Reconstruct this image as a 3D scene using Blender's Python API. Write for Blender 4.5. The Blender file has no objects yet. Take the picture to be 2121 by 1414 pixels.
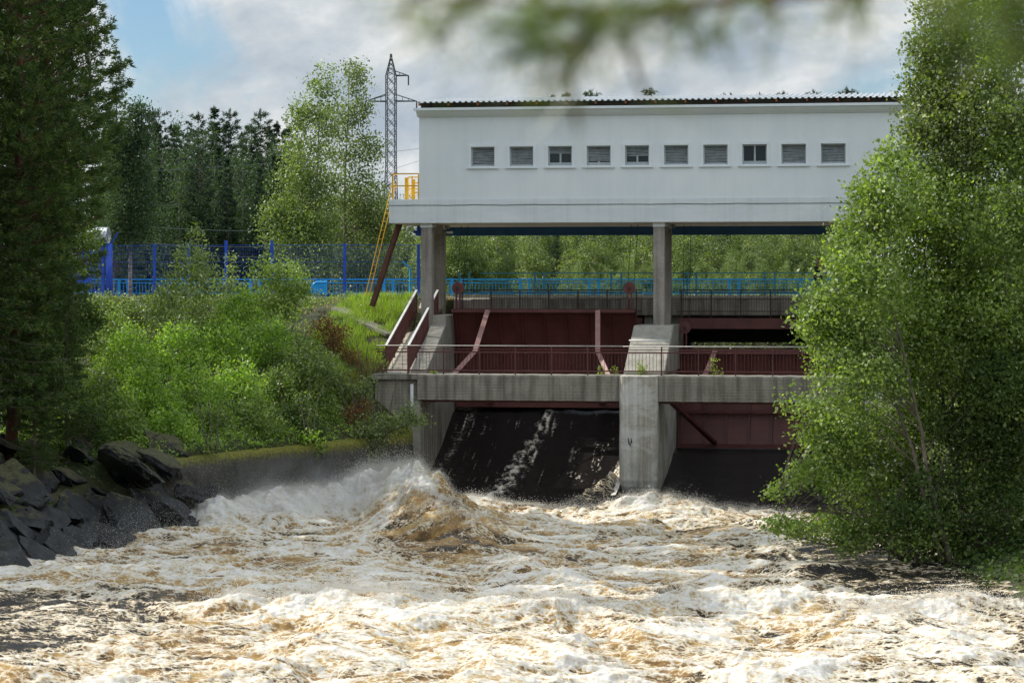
import bpy, bmesh, math, random
import numpy as np
from mathutils import Vector, Matrix
random.seed(7); rng = np.random.default_rng(11)
sc = bpy.context.scene
COL = sc.collection
R = math.radians

# ------------------------------------------------------------------ camera (85 mm, standing on the bank below the dam)
FPX, YAW, CZ = 5000.0, R(9.3), 8.25
CX, CY, HOR = 10.25, -92.56, 590.0
Fx, Fy = -math.sin(YAW), math.cos(YAW)
Rx, Ry = math.cos(YAW), math.sin(YAW)
cd = bpy.data.cameras.new("camera"); cam = bpy.data.objects.new("camera", cd); COL.objects.link(cam)
cam.location = (CX, CY, CZ); cam.rotation_euler = (R(90), 0, YAW)
cd.sensor_width = 36; cd.lens = FPX / 2121 * 36
cd.shift_y = -(707 - HOR) / 2121
cd.clip_start = 0.1; cd.clip_end = 6000
cd.dof.use_dof = True; cd.dof.focus_distance = 92; cd.dof.aperture_fstop = 4.2
sc.camera = cam

def P(u, v, Y):
    """point where the sight line of photo pixel u,v meets the plane y=Y: used to survey the place from the photograph"""
    a = (u - 1060.5) / FPX
    d = (Y - CY) / (Fy + Ry * a)
    return Vector((CX + d * (Fx + Rx * a), Y, CZ - d * (v - HOR) / FPX))
def A(u, d):
    a = (u - 1060.5) / FPX
    return CX + d * (Fx + Rx * a), CY + d * (Fy + Ry * a)
def ZV(v, d): return CZ - d * (v - HOR) / FPX
def XU(u, Y): return P(u, 600, Y).x
def ZY(v, Y, u=1200): return P(u, v, Y).z

# ------------------------------------------------------------------ objects
def link(o): COL.objects.link(o); return o
def tag(o, label=None, cat=None, group=None, kind=None):
    if label: o['label'] = label
    if cat: o['category'] = cat
    if group: o['group'] = group
    if kind: o['kind'] = kind
    return o
def thing(name, label, cat, loc=(0, 0, 0), rz=0, group=None):
    o = link(bpy.data.objects.new(name, None)); o.location = loc; o.rotation_euler = (0, 0, rz)
    o.empty_display_size = .2
    return tag(o, label, cat, group)
def copy_tree(o, parent=None):
    c = o.copy(); COL.objects.link(c); c.parent = parent
    for ch in list(o.children): copy_tree(ch, c)
    return c

class MB:
    def __init__(s): s.v = []; s.f = []
    def add(s, vs, fs):
        n = len(s.v); s.v += [tuple(p) for p in vs]; s.f += [tuple(i + n for i in f) for f in fs]; return s
    def box(s, x0, x1, y0, y1, z0, z1):
        return s.add([(x0,y0,z0),(x1,y0,z0),(x1,y1,z0),(x0,y1,z0),(x0,y0,z1),(x1,y0,z1),(x1,y1,z1),(x0,y1,z1)],
              [(0,3,2,1),(4,5,6,7),(0,1,5,4),(1,2,6,5),(2,3,7,6),(3,0,4,7)])
    def bar(s, p, q, w, h, up=(0, 0, 1)):
        p = Vector(p); q = Vector(q); d = (q - p).normalized(); up = Vector(up)
        if abs(d.dot(up)) > .98: up = Vector((0, 1, 0))
        a = d.cross(up).normalized() * w / 2; b = a.cross(d).normalized() * h / 2
        return s.add([p-a-b, p+a-b, p+a+b, p-a+b, q-a-b, q+a-b, q+a+b, q-a+b],
              [(0,1,2,3),(7,6,5,4),(0,4,5,1),(1,5,6,2),(2,6,7,3),(3,7,4,0)])
    def tube(s, pts, r, n=8, cap=True):
        pts = [Vector(p) for p in pts]; rs = r if isinstance(r, (list, tuple)) else [r] * len(pts)
        base = len(s.v); ref = Vector((.31, .17, .93))
        for i, p in enumerate(pts):
            d = (pts[min(i+1, len(pts)-1)] - pts[max(i-1, 0)]).normalized()
            a = d.cross(ref)
            if a.length < .05: a = d.cross(Vector((1, 0, 0)))
            a.normalize(); b = d.cross(a)
            for k in range(n):
                t = 2 * math.pi * k / n
                s.v.append(tuple(p + (a * math.cos(t) + b * math.sin(t)) * rs[i]))
        for i in range(len(pts) - 1):
            for k in range(n):
                k2 = (k + 1) % n
                s.f.append((base+i*n+k, base+i*n+k2, base+(i+1)*n+k2, base+(i+1)*n+k))
        if cap:
            s.f.append(tuple(base + k for k in reversed(range(n))))
            m = base + (len(pts)-1) * n; s.f.append(tuple(m + k for k in range(n)))
        return s
    def prism(s, poly, x0, x1):
        """YZ outline (counter-clockwise seen from +x) pushed along x"""
        n = len(poly)
        return s.add([(x0, y, z) for y, z in poly] + [(x1, y, z) for y, z in poly],
              [tuple(reversed(range(n))), tuple(range(n, 2*n))] + [(i, (i+1) % n, n + (i+1) % n, n + i) for i in range(n)])
    def build(s, name, mat, parent=None, smooth=False, bevel=0):
        off = Vector((0, 0, 0))
        if parent is not None:
            off = Vector(parent.location); q = parent.parent
            while q is not None: off = off + Vector(q.location); q = q.parent
        me = bpy.data.meshes.new(name)
        me.from_pydata([(a - off.x, b - off.y, c - off.z) for a, b, c in s.v], [], s.f)
        if bevel:
            bm = bmesh.new(); bm.from_mesh(me)
            es = [e for e in bm.edges if len(e.link_faces) == 2 and e.calc_face_angle(0) > .5]
            bmesh.ops.bevel(bm, geom=es, offset=bevel, segments=2, affect='EDGES', clamp_overlap=True)
            bm.to_mesh(me); bm.free()
        if smooth: me.polygons.foreach_set('use_smooth', [True] * len(me.polygons))
        me.materials.append(mat)
        o = link(bpy.data.objects.new(name, me)); o.parent = parent
        return o

def np_mesh(name, verts, faces, mat, parent=None, attrs=None, smooth=False):
    """faces: (n,3) or (n,4) int array; verts local to parent"""
    me = bpy.data.meshes.new(name)
    verts = np.asarray(verts, np.float32); faces = np.asarray(faces, np.int32); k = faces.shape[1]
    me.vertices.add(len(verts)); me.vertices.foreach_set('co', verts.ravel())
    me.loops.add(faces.size); me.loops.foreach_set('vertex_index', faces.ravel())
    me.polygons.add(len(faces)); me.polygons.foreach_set('loop_start', np.arange(0, faces.size, k, dtype=np.int32))
    if smooth: me.polygons.foreach_set('use_smooth', np.ones(len(faces), bool))
    for an, av in (attrs or {}).items():
        at = me.attributes.new(an, 'FLOAT', 'POINT'); at.data.foreach_set('value', np.asarray(av, np.float32))
    me.update(calc_edges=True); me.materials.append(mat)
    o = link(bpy.data.objects.new(name, me)); o.parent = parent
    return o

# ------------------------------------------------------------------ noise on arrays
def _h(i, j, s):
    n = (i.astype(np.int64) * 374761393 + j.astype(np.int64) * 668265263 + s * 974634777) & 0xFFFFFFFF
    n = ((n ^ (n >> 13)) * 1274126177) & 0xFFFFFFFF
    return (n ^ (n >> 16)) & 0xFFFF
def perlin(x, y, s=0):
    x = np.asarray(x, float); y = np.asarray(y, float)
    i = np.floor(x); j = np.floor(y); fx = x - i; fy = y - j
    def g(di, dj):
        a = _h(i + di, j + dj, s) * (2 * np.pi / 65536)
        return np.cos(a) * (fx - di) + np.sin(a) * (fy - dj)
    u = fx*fx*fx*(fx*(fx*6-15)+10); w = fy*fy*fy*(fy*(fy*6-15)+10)
    a = g(0,0); b = g(1,0); c = g(0,1); d = g(1,1)
    return ((a + u*(b-a)) * (1-w) + (c + u*(d-c)) * w) * 1.5
def fbm(x, y, o=4, s=0, gain=.5):
    t = 0; a = 1
    for k in range(o): t = t + a * perlin(x, y, s + k); x = x * 2.03 + 7.1; y = y * 2.03 - 3.7; a *= gain
    return t
def sst(a, b, x):
    t = np.clip((np.asarray(x, float) - a) / (b - a), 0, 1); return t*t*(3-2*t)

# ------------------------------------------------------------------ materials
def new_mat(name):
    m = bpy.data.materials.new(name); m.use_nodes = True
    return m, m.node_tree.nodes, m.node_tree.links, m.node_tree.nodes['Principled BSDF']
def noise_node(N, L, vec, scale, detail=5, rough=.55, dist=0):
    n = N.new('ShaderNodeTexNoise'); n.inputs['Scale'].default_value = scale; n.inputs['Detail'].default_value = detail
    n.inputs['Roughness'].default_value = rough; n.inputs['Distortion'].default_value = dist
    if vec is not None: L.new(vec, n.inputs['Vector'])
    return n
def ramp(N, L, fac, stops):
    r = N.new('ShaderNodeValToRGB'); L.new(fac, r.inputs['Fac']); e = r.color_ramp.elements
    while len(e) < len(stops): e.new(.5)
    for k, (p, c) in enumerate(stops): e[k].position = p; e[k].color = (*c, 1) if len(c) == 3 else c
    return r
def mapping(N, L, scale):
    g = N.new('ShaderNodeNewGeometry'); m = N.new('ShaderNodeMapping'); m.inputs['Scale'].default_value = scale
    L.new(g.outputs['Position'], m.inputs['Vector']); return m.outputs['Vector']
def mixc(N, L, fac, a, b, mode='MIX'):
    m = N.new('ShaderNodeMix'); m.data_type = 'RGBA'; m.blend_type = mode
    for k, x in ((0, fac), (6, a), (7, b)):
        if isinstance(x, (int, float)): m.inputs[k].default_value = x
        elif isinstance(x, tuple): m.inputs[k].default_value = (*x, 1)
        else: L.new(x, m.inputs[k])
    return m.outputs[2]
def paint(name, c1, c2, scale=2.0, rough=.5, bump=.15, metal=0, fine=30, stretch=(1, 1, 1), lo=.35, hi=.7):
    m, N, L, B = new_mat(name); v = mapping(N, L, stretch)
    n = noise_node(N, L, v, scale, 8, .62); r = ramp(N, L, n.outputs['Fac'], [(lo, c1), (hi, c2)])
    L.new(r.outputs['Color'], B.inputs['Base Color'])
    B.inputs['Roughness'].default_value = rough; B.inputs['Metallic'].default_value = metal
    f = noise_node(N, L, v, fine, 6); b = N.new('ShaderNodeBump'); b.inputs['Strength'].default_value = bump; b.inputs['Distance'].default_value = .03
    L.new(f.outputs['Fac'], b.inputs['Height']); L.new(b.outputs['Normal'], B.inputs['Normal'])
    return m
def concrete(name, c1, c2, stain, boards=5.2, streak=.75, moss=0.0, wet=0.0):
    m, N, L, B = new_mat(name); v = mapping(N, L, (1, 1, 1))
    n = noise_node(N, L, v, 1.1, 9, .65); base = ramp(N, L, n.outputs['Fac'], [(.3, c1), (.7, c2)]).outputs['Color']
    n2 = noise_node(N, L, v, 14, 6, .7); base = mixc(N, L, .35, base, ramp(N, L, n2.outputs['Fac'], [(.35, (.35,)*3), (.65, (.75,)*3)]).outputs['Color'], 'OVERLAY')
    vs = mapping(N, L, (2.2, 2.2, .16)); ns = noise_node(N, L, vs, 1.6, 7, .6)      # rain streaks
    fs = ramp(N, L, ns.outputs['Fac'], [(.44, (0, 0, 0)), (.68, (streak,)*3)]).outputs['Color']
    base = mixc(N, L, fs, base, stain)
    w = N.new('ShaderNodeTexWave'); w.bands_direction = 'Z'; w.inputs['Scale'].default_value = boards / 2; w.inputs['Distortion'].default_value = .6; w.inputs['Detail'].default_value = 3
    L.new(v, w.inputs['Vector'])
    wr = ramp(N, L, w.outputs['Fac'], [(0, (.55,)*3), (.12, (1,)*3)]).outputs['Color']
    base = mixc(N, L, .5 if boards > 2 else .12, base, wr, 'MULTIPLY')
    if moss:
        nm = noise_node(N, L, v, 2.3, 8, .7); fm = ramp(N, L, nm.outputs['Fac'], [(.5 - moss*.2, (0,)*3), (.68, (.9,)*3)]).outputs['Color']
        base = mixc(N, L, fm, base, (.035, .045, .012))
    L.new(base, B.inputs['Base Color']); B.inputs['Roughness'].default_value = .9 - wet * .55
    b = N.new('ShaderNodeBump'); b.inputs['Strength'].default_value = .5; b.inputs['Distance'].default_value = .04
    add = N.new('ShaderNodeMath'); add.operation = 'ADD'; L.new(n2.outputs['Fac'], add.inputs[0])
    if boards > 2: L.new(wr, add.inputs[1])
    else: add.inputs[1].default_value = 0
    L.new(add.outputs[0], b.inputs['Height']); L.new(b.outputs['Normal'], B.inputs['Normal'])
    return m
def leaf_mat(name, dark, mid, light, trans=.45, gloss=.35, tint=(1.0, 1.15, .35)):
    m, N, L, B = new_mat(name)
    at = N.new('ShaderNodeAttribute'); at.attribute_name = 'var'
    r = ramp(N, L, at.outputs['Fac'], [(0, dark), (.5, mid), (1, light)])
    L.new(r.outputs['Color'], B.inputs['Base Color']); B.inputs['Roughness'].default_value = gloss
    B.inputs['Specular IOR Level'].default_value = .45 if gloss < .54 else .14
    t = N.new('ShaderNodeBsdfTranslucent')
    L.new(mixc(N, L, 1.0, r.outputs['Color'], tuple(c * trans * 2 for c in tint), 'MULTIPLY'), t.inputs['Color'])
    br = N.new('ShaderNodeAddShader')
    out = N['Material Output']; L.new(B.outputs[0], br.inputs[0]); L.new(t.outputs[0], br.inputs[1]); L.new(br.outputs[0], out.inputs['Surface'])
    return m
M = {}
M['white'] = paint('white_paint', (.67, .73, .77), (.75, .80, .83), .7, .75, .12, fine=14, stretch=(1, 1, .5))
M['ledge'] = paint('ledge_paint', (.60, .66, .70), (.70, .75, .78), .9, .75, .25, fine=9, stretch=(.5, 1, 2.2))
def weather(m, amt, dark):
    N, L = m.node_tree.nodes, m.node_tree.links; B = N['Principled BSDF']; src = B.inputs['Base Color'].links[0].from_socket
    ns = noise_node(N, L, mapping(N, L, (3.2, 3.2, .10)), 1.5, 8, .62); f1 = ramp(N, L, ns.outputs['Fac'], [(.50, (0,)*3), (.74, (amt,)*3)]).outputs['Color']
    np_ = noise_node(N, L, mapping(N, L, (.5, 1, .9)), 1.0, 6, .6, .4); f2 = ramp(N, L, np_.outputs['Fac'], [(.50, (0,)*3), (.56, (amt*.35,)*3)]).outputs['Color']
    c = mixc(N, L, f1, src, dark); c = mixc(N, L, f2, c, (.80, .83, .84)); L.new(c, B.inputs['Base Color'])
weather(M['white'], .10, (.42, .43, .42)); weather(M['ledge'], .28, (.38, .38, .36));
M['trim'] = paint('white_trim', (.66, .72, .76), (.74, .79, .82), 3, .6, .05)
M['soffit'] = paint('soffit_bounce_paint', (.55, .50, .42), (.68, .62, .52), 2, .8, .1)  # beige carries the warm bounce light in the soffit colour
M['sheet'] = paint('galvanised_sheet', (.42, .45, .47), (.60, .63, .65), 3, .38, .05, metal=.6)
M['dark_wood_gap'] = paint('dark_timber_and_gap', (.02, .016, .012), (.06, .045, .03), 6, .85, .3)
M['rust'] = paint('rusty_steel', (.22, .06, .02), (.36, .11, .03), 6, .8, .3)
M['frame'] = paint('grey_frame', (.30, .34, .36), (.42, .46, .48), 8, .45, .05)
M['slat'] = paint('louvre_slat', (.20, .23, .24), (.34, .37, .38), 5, .4, .05)
M['blackgap'] = paint('dark_interior', (.008, .010, .012), (.016, .018, .02), 3, .8, .1)
mg, _N, _L, _B = new_mat('window_glass'); _B.inputs['Base Color'].default_value = (.02, .03, .035, 1); _B.inputs['Roughness'].default_value = .04; _B.inputs['Specular IOR Level'].default_value = .3
M['glass'] = mg
M['conc'] = concrete('stained_concrete', (.20, .185, .155), (.36, .335, .285), (.055, .05, .042))
M['pier'] = concrete('pier_concrete', (.40, .385, .345), (.64, .62, .565), (.17, .135, .085), boards=2.0, streak=.5)
weather(M['pier'], .95, (.23, .19, .13))
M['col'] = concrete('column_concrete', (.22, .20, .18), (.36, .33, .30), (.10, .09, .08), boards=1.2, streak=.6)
M['ramp'] = concrete('ramp_concrete', (.44, .40, .33), (.56, .52, .43), (.24, .21, .16), boards=.3, streak=.4)
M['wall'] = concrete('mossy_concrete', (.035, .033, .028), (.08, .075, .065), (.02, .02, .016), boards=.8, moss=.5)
M['wet'] = concrete('wet_apron', (.012, .013, .014), (.03, .032, .032), (.006, .006, .006), boards=.3, wet=1)
M['red'] = paint('oxide_red_paint', (.070, .016, .014), (.120, .030, .025), 1.6, .55, .25, stretch=(1, 1, .4))
M['redl'] = paint('oxide_red_rail', (.085, .026, .024), (.15, .045, .04), 4, .6, .2)
M['pink'] = paint('sunlit_red_paint', (.25, .13, .12), (.36, .2, .18), 3, .6, .2)  # red lightened to pink, sunlight on the gate arms put into the colour
M['brown'] = paint('brown_steel', (.03, .017, .014), (.07, .035, .03), 4, .7, .2)
M['strut'] = paint('brown_strut', (.07, .028, .02), (.14, .055, .04), 4, .7, .2)
M['blue'] = paint('royal_blue_paint', (.010, .06, .42), (.02, .09, .55), 3, .5, .1)
M['sky_blue'] = paint('bright_blue_paint', (.0, .30, .70), (.03, .40, .82), 3, .45, .1)
M['teal'] = paint('weathered_blue_rail', (.03, .26, .38), (.10, .38, .48), 3, .55, .2)
M['navy'] = paint('navy_beam', (.005, .075, .22), (.010, .11, .30), 2, .5, .1)
M['yellow'] = paint('yellow_paint', (.62, .33, .01), (.78, .45, .03), 4, .5, .1)
M['steel'] = paint('grey_steel', (.035, .045, .058), (.07, .085, .10), 4, .6, .1)
M['galv'] = paint('worn_handrail', (.34, .31, .29), (.52, .49, .46), 5, .5, .2)
M['pipe'] = paint('pale_pipe', (.50, .52, .52), (.66, .67, .66), 4, .5, .1)
M['asphalt'] = paint('road_gravel', (.16, .15, .13), (.30, .28, .25), 5, .95, .4)
M['cable'] = paint('dark_cable', (.015, .015, .017), (.03, .03, .03), 5, .6, 0)
M['wire'] = paint('aluminium_wire', (.10, .13, .13), (.17, .2, .2), 5, .5, 0)
M['coil'] = paint('razor_wire', (.55, .60, .62), (.75, .8, .82), 5, .35, 0, metal=.2)
M['bark_pine'] = paint('pine_bark', (.05, .026, .017), (.16, .065, .034), 5, .9, .8, stretch=(1, 1, .35))
M['bark_birch'] = paint('birch_bark', (.10, .09, .075), (.46, .42, .36), 4, .8, .4, stretch=(1, 1, 2.0))
M['bark'] = paint('alder_bark', (.07, .058, .045), (.20, .17, .13), 5, .9, .5, stretch=(1, 1, .4))
M['twig'] = paint('dry_twig', (.16, .11, .075), (.30, .22, .16), 6, .9, .2)
M['lf_alder'] = leaf_mat('alder_leaf', (.036, .060, .014), (.102, .146, .030), (.225, .275, .090), .52, .52)
M['lf_willow'] = leaf_mat('willow_leaf', (.045, .086, .012), (.130, .205, .026), (.27, .345, .075), .55, .52)
M['lf_grey'] = leaf_mat('pale_birch_leaf', (.042, .064, .020), (.100, .138, .042), (.23, .26, .11), .45, .52)
M['lf_birch'] = leaf_mat('birch_leaf', (.036, .055, .016), (.088, .118, .034), (.20, .225, .09), .45, .52)
M['lf_far'] = leaf_mat('forest_leaf', (.030, .050, .020), (.068, .098, .034), (.14, .17, .066), .42, .6)
M['lf_dark'] = leaf_mat('shaded_leaf', (.018, .034, .010), (.040, .066, .018), (.09, .125, .04), .42, .55)  # leaf green darkened, shade put into the colour
M['lf_shade'] = leaf_mat('shade_haze_leaf', (.018, .034, .020), (.036, .060, .032), (.070, .100, .048), .35, .6)  # birch leaf darkened for shade, then lifted and blued for haze
M['needle'] = leaf_mat('pine_needle', (.018, .036, .012), (.044, .074, .021), (.110, .140, .042), .28, .55)
M['needle_far'] = leaf_mat('hazed_far_needle', (.014, .029, .021), (.028, .050, .034), (.052, .078, .046), .2, .6)  # needles lifted and blued, distance haze put into the colour
M['dead'] = leaf_mat('dead_leaf', (.060, .032, .018), (.14, .070, .034), (.26, .15, .075), .4, .6, (1, .8, .5))
M['grassm'] = leaf_mat('grass_blade', (.07, .12, .012), (.14, .20, .026), (.27, .31, .06), .5, .5)
M['straw'] = leaf_mat('dry_grass', (.14, .10, .04), (.26, .20, .09), (.38, .31, .16), .4, .6, (1, .9, .5))
# ------------------------------------------------------------------ terrain
WALLX = [-14.9, -12.3, -9.9, -9.05, -8.7]; WALLY = [-14.0, -8.2, -3.0, -1.0, .1]
def land(x, y):
    """ground height of the whole place"""
    x = np.asarray(x, float); y = np.asarray(y, float)
    shore = np.interp(y, [-120, -60, -40, -25, -20, -14, -8.2, -3, -1, .1, 4], [-14, -15, -16.2, -16.3, -15.2, -15.0, -12.4, -10, -9.1, -8.8, -8.8])
    s = shore - x                                             # metres inland on the left bank
    yb = np.interp(x, [-60, -16, -14.9, -12.3, -9.9, -8.7], [-18, -16, -14, -8.2, -3, .1])
    k = np.clip((y - yb) / (9.2 - yb), 0, 1)
    zA = 2.25 + 5.4 * (k * .55 + .45 * sst(.0, 1, k)); zA = np.where(s < .25, -2.2, zA)
    zB = np.where(s > 0, np.minimum(1.05 * np.maximum(s, 0) ** .75 - .5, 4.4 + s * .08), -.5 + s * .5)
    m = sst(-17, -12.5, y); L = zB * (1 - m) + zA * m
    L = np.where(s < -.1, np.maximum(-2.2, -.5 + s * .6), L)
    rb = np.interp(y, [-130, -60, -40, -27, -20, -8, 0, 4], [14, 15, 14.5, 11.5, 10.2, 10.6, 10.8, 10.8])
    t = x - rb                                                # metres inland on the right bank
    Rr = np.where(t > 0, np.minimum(-.45 + t * .3, 4 + .03 * t), np.maximum(-2.2, -.45 + t * .5))
    kk = sst(-6, 9, y); Rr = np.where(t > 0, Rr * (1 - kk) + np.maximum(Rr, 7.5) * kk, Rr)
    z = np.where(x < -4, L, Rr)
    near = sst(-70, -88, y); z = z * (1 - near) + (6.5 - .01 * np.abs(x - 10)) * near      # the photographer's bank
    up = y > 8.8
    lake = sst(-7, -3, x) * sst(15.8, 17, y) * (1 - sst(19, 21.5, y + 1 * np.sin(x * .21)))
    zu = 7.62 - sst(18, 40, y) * 1.6 + sst(110, 230, y) * 3.5 - 4.6 * lake
    zu = np.where((x > -8.8) & (x < 10.8) & (y < 16.4), -.5, zu)
    z = np.where(up, zu, z)
    z = z + .12 * fbm(x * .8, y * .8, 3, 5) * np.where((z > 1) & ((y < 9) | (y > 20)), 1, .15)
    return z
def gz(x, y): return float(land(np.array([x]), np.array([y]))[0])

def axis(segs):
    out = []
    for a, b, st in segs: out += list(np.arange(a, b, st))
    return np.array(out + [segs[-1][1]])
gx = axis([(-2500, -300, 200), (-300, -60, 12), (-60, -26, 2), (-26, -7, .3), (-7, 9, .7), (9, 20, .5), (20, 60, 3), (60, 300, 15), (300, 2500, 200)])
gy = axis([(-900, -120, 60), (-120, -45, 3), (-45, -30, .8), (-30, 11, .3), (11, 34, .8), (34, 120, 4), (120, 300, 12), (300, 4500, 300)])
X, Y = np.meshgrid(gx, gy); Z = land(X, Y)
nx, ny = len(gx), len(gy)
idx = np.arange(nx * ny).reshape(ny, nx)
F = np.stack([idx[:-1, :-1], idx[:-1, 1:], idx[1:, 1:], idx[1:, :-1]], -1).reshape(-1, 4)
m, N, L, B = new_mat('bank_soil'); v = mapping(N, L, (1, 1, 1))
n1 = noise_node(N, L, v, .6, 8, .65); n2 = noise_node(N, L, v, 7, 8, .7)
c = ramp(N, L, n1.outputs['Fac'], [(.35, (.030, .038, .014)), (.5, (.055, .070, .020)), (.68, (.10, .085, .04))]).outputs['Color']
c = mixc(N, L, .7, c, ramp(N, L, n2.outputs['Fac'], [(.3, (.4,)*3), (.7, (1.2,)*3)]).outputs['Color'], 'MULTIPLY')
L.new(c, B.inputs['Base Color']); B.inputs['Roughness'].default_value = .95
b = N.new('ShaderNodeBump'); b.inputs['Strength'].default_value = .8; b.inputs['Distance'].default_value = .15; L.new(n2.outputs['Fac'], b.inputs['Height']); L.new(b.outputs['Normal'], B.inputs['Normal'])
g = np_mesh('ground', np.stack([X, Y, Z], -1).reshape(-1, 3), F, m, smooth=True); tag(g, kind='structure')
# road on the left bank, running over the bridge
rd = MB(); rd.box(-60, -8.8, 10.2, 15.6, 7.55, 7.70); rd.box(10.8, 60, 10.2, 15.6, 7.55, 7.70)
tag(rd.build('road', M['asphalt']), kind='structure')
# old concrete slabs lying as a path on the grass slope
pt = MB()
p0 = P(700, 662, 6.6); p1 = P(765, 688, 5.2); p2 = P(812, 694, 4.6)
for a, bq in ((p0, p1), (p1, p2)):
    za = gz(a.x, a.y) + .10; zb = gz(bq.x, bq.y) + .10
    pt.bar((a.x, a.y, za), (bq.x, bq.y, zb), .75, .14)
tag(pt.build('path', M['asphalt'], bevel=.02), kind='structure')
# ------------------------------------------------------------------ dam: key positions surveyed from the photograph
ZT, ZB_ = ZY(777, 0), ZY(830, 0)                    # walkway beam top / bottom (about 4.8 / 3.8 m over the river)
PXL, PXR = XU(1281, -.25), XU(1362, -.25)           # first pier
PW = PXR - PXL
AXR = XU(872, .3)                                   # river face of the left abutment
AXL = XU(776, .1)
BAY = PXL - AXR
P2L = PXR + BAY; P2R = P2L + PW
ZP = 6.62                                           # top of piers

def loft(mb, rings):
    n = len(rings[0]); base = len(mb.v)
    for r in rings: mb.v += [tuple(p) for p in r]
    for i in range(len(rings) - 1):
        for k in range(n):
            k2 = (k + 1) % n; mb.f.append((base+i*n+k, base+i*n+k2, base+(i+1)*n+k2, base+(i+1)*n+k))
    mb.f.append(tuple(base + k for k in reversed(range(n)))); mb.f.append(tuple(base + (len(rings)-1)*n + k for k in range(n)))

def make_pier(x0, x1, label):
    t = thing('pier', label, 'bridge pier', ((x0+x1)/2, 0, 0)); mb = MB(); rings = []
    def outline(ins, z):
        pts = []; r = .28; xa, xb, ya, yb = x0 + ins, x1 - ins, -.25 + ins, 8.8
        for k in range(7): a = math.pi * (1 + k/12); pts.append((xa + r + r*math.cos(a), ya + r + r*math.sin(a)))
        for k in range(8): pts.append((xa + r + (xb-xa-2*r)*(k+1)/9, ya))
        for k in range(7): a = math.pi * (1.5 + k/12); pts.append((xb - r + r*math.cos(a), ya + r + r*math.sin(a)))
        for k in range(1, 13): pts.append((xb, ya + r + (yb-ya-r)*k/12))
        for k in range(4): pts.append((xb + (xa-xb)*(k+1)/4, yb))
        for k in range(1, 12): pts.append((xa, yb + (ya+r-yb)*k/12))
        out = []
        for j, (px, py) in enumerate(pts):
            w = sst(.75, -.1, z) * (.05 + .10 * (1 + float(perlin(px * 1.7, z * 1.9 + py, 3))))
            cx, cy = (xa + xb)/2, max(py, .8)
            dx, dy = px - cx, (py - cy)
            l = max(math.hypot(dx, dy), 1e-3); q = .018 * float(fbm(px * 2.2 + py, z * 1.3, 3, 9))
            out.append((px - dx/l*(w+q), py - (dy/l)*(w+q) + (w*.8 if py < .2 else 0), z))
        return out
    for z in (-2, -.6, -.2, .05, .3, .5, .75, 1.1, 1.6, 2.2, 2.9, 3.5, 4.1, 4.5, ZT - .03): rings.append(outline(.0, z))
    rings.append(outline(.03, ZT))
    loft(mb, rings); mb.build('shaft', M['pier'], t)
    s = MB(); s.prism([(.95, ZT + .003), (8.8, ZT + .003), (8.8, ZP), (4.5, ZP), (.95, ZT + .12)][::-1], x0 + .06, x1 + .16); s.build('sloped_head', M['conc2'], t, bevel=.03)
    return t
M['conc2'] = concrete('pier_head_concrete', (.24, .23, .20), (.38, .36, .31), (.14, .13, .11), boards=.6, streak=.4)
pier = make_pier(PXL, PXR, 'concrete pier with weathered rounded nose between the open and the closed sluice bay')
ck = MB(); q = P(1304, 918, -.262); 
ck.tube([q + Vector((-.06, 0, .22)), q + Vector((-.02, 0, .0)), q + Vector((.03, 0, -.08)), q + Vector((.07, 0, .05)), q + Vector((.06, 0, .2))], [.012, .028, .03, .025, .01], 6)
ck.build('crack', M['cable'], pier)
make_pier(P2L, P2R, 'second concrete pier farther right, largely behind the riverside trees')
# handrail pipe lying across the pier head
hp = MB(); a = P(1303, 705, 3.0); b_ = P(1383, 706, 3.0); hp.tube([a, b_], .035, 8)
for w in (.2, .8): c = a.lerp(b_, w); hp.tube([c, c - Vector((0, 0, .32))], .02, 6)
tag(hp.build('pipe_rail', M['pipe'], smooth=True), 'short pale pipe rail fixed across the sloped head of the pier', 'pipe')

# left abutment
ab = thing('abutment', 'grey concrete abutment under the left end of the walkway beside the bank', 'abutment', ((AXL+AXR)/2, 0, 0))
mb = MB(); mb.prism([(.12, -2), (9, -2), (9, ZT - .22), (.12, ZT - .22)][::-1], AXL, AXR); mb.build('block', M['conc'], ab, bevel=.03)
mb = MB(); mb.box(AXL - .12, XU(864, 0), -.06, 1.3, ZT - .21, ZT); mb.build('cap', M['conc'], ab, bevel=.02)
mb = MB(); mb.prism([(1.31, ZT - .215), (9, ZT - .215), (9, 7.0), (5.4, 7.0), (5.4, ZP), (1.31, ZT + .08)][::-1], AXR - .62, AXR + .02); mb.build('side_wall', M['conc2'], ab, bevel=.02)
mb = MB(); mb.box(AXR - .5, AXR + .012, .10, .9, -2, ZB_ - .02); mb.build('corner_strip', M['conc2'], ab, bevel=.03)
dp = MB(); q = P(853, 795, .02); dp.tube([q, q - Vector((0, 0, 1.45))], .07, 10)
tag(dp.build('drain_pipe', M['pipe'], smooth=True), 'pale vertical drain pipe on the left abutment below the walkway', 'pipe')

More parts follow.
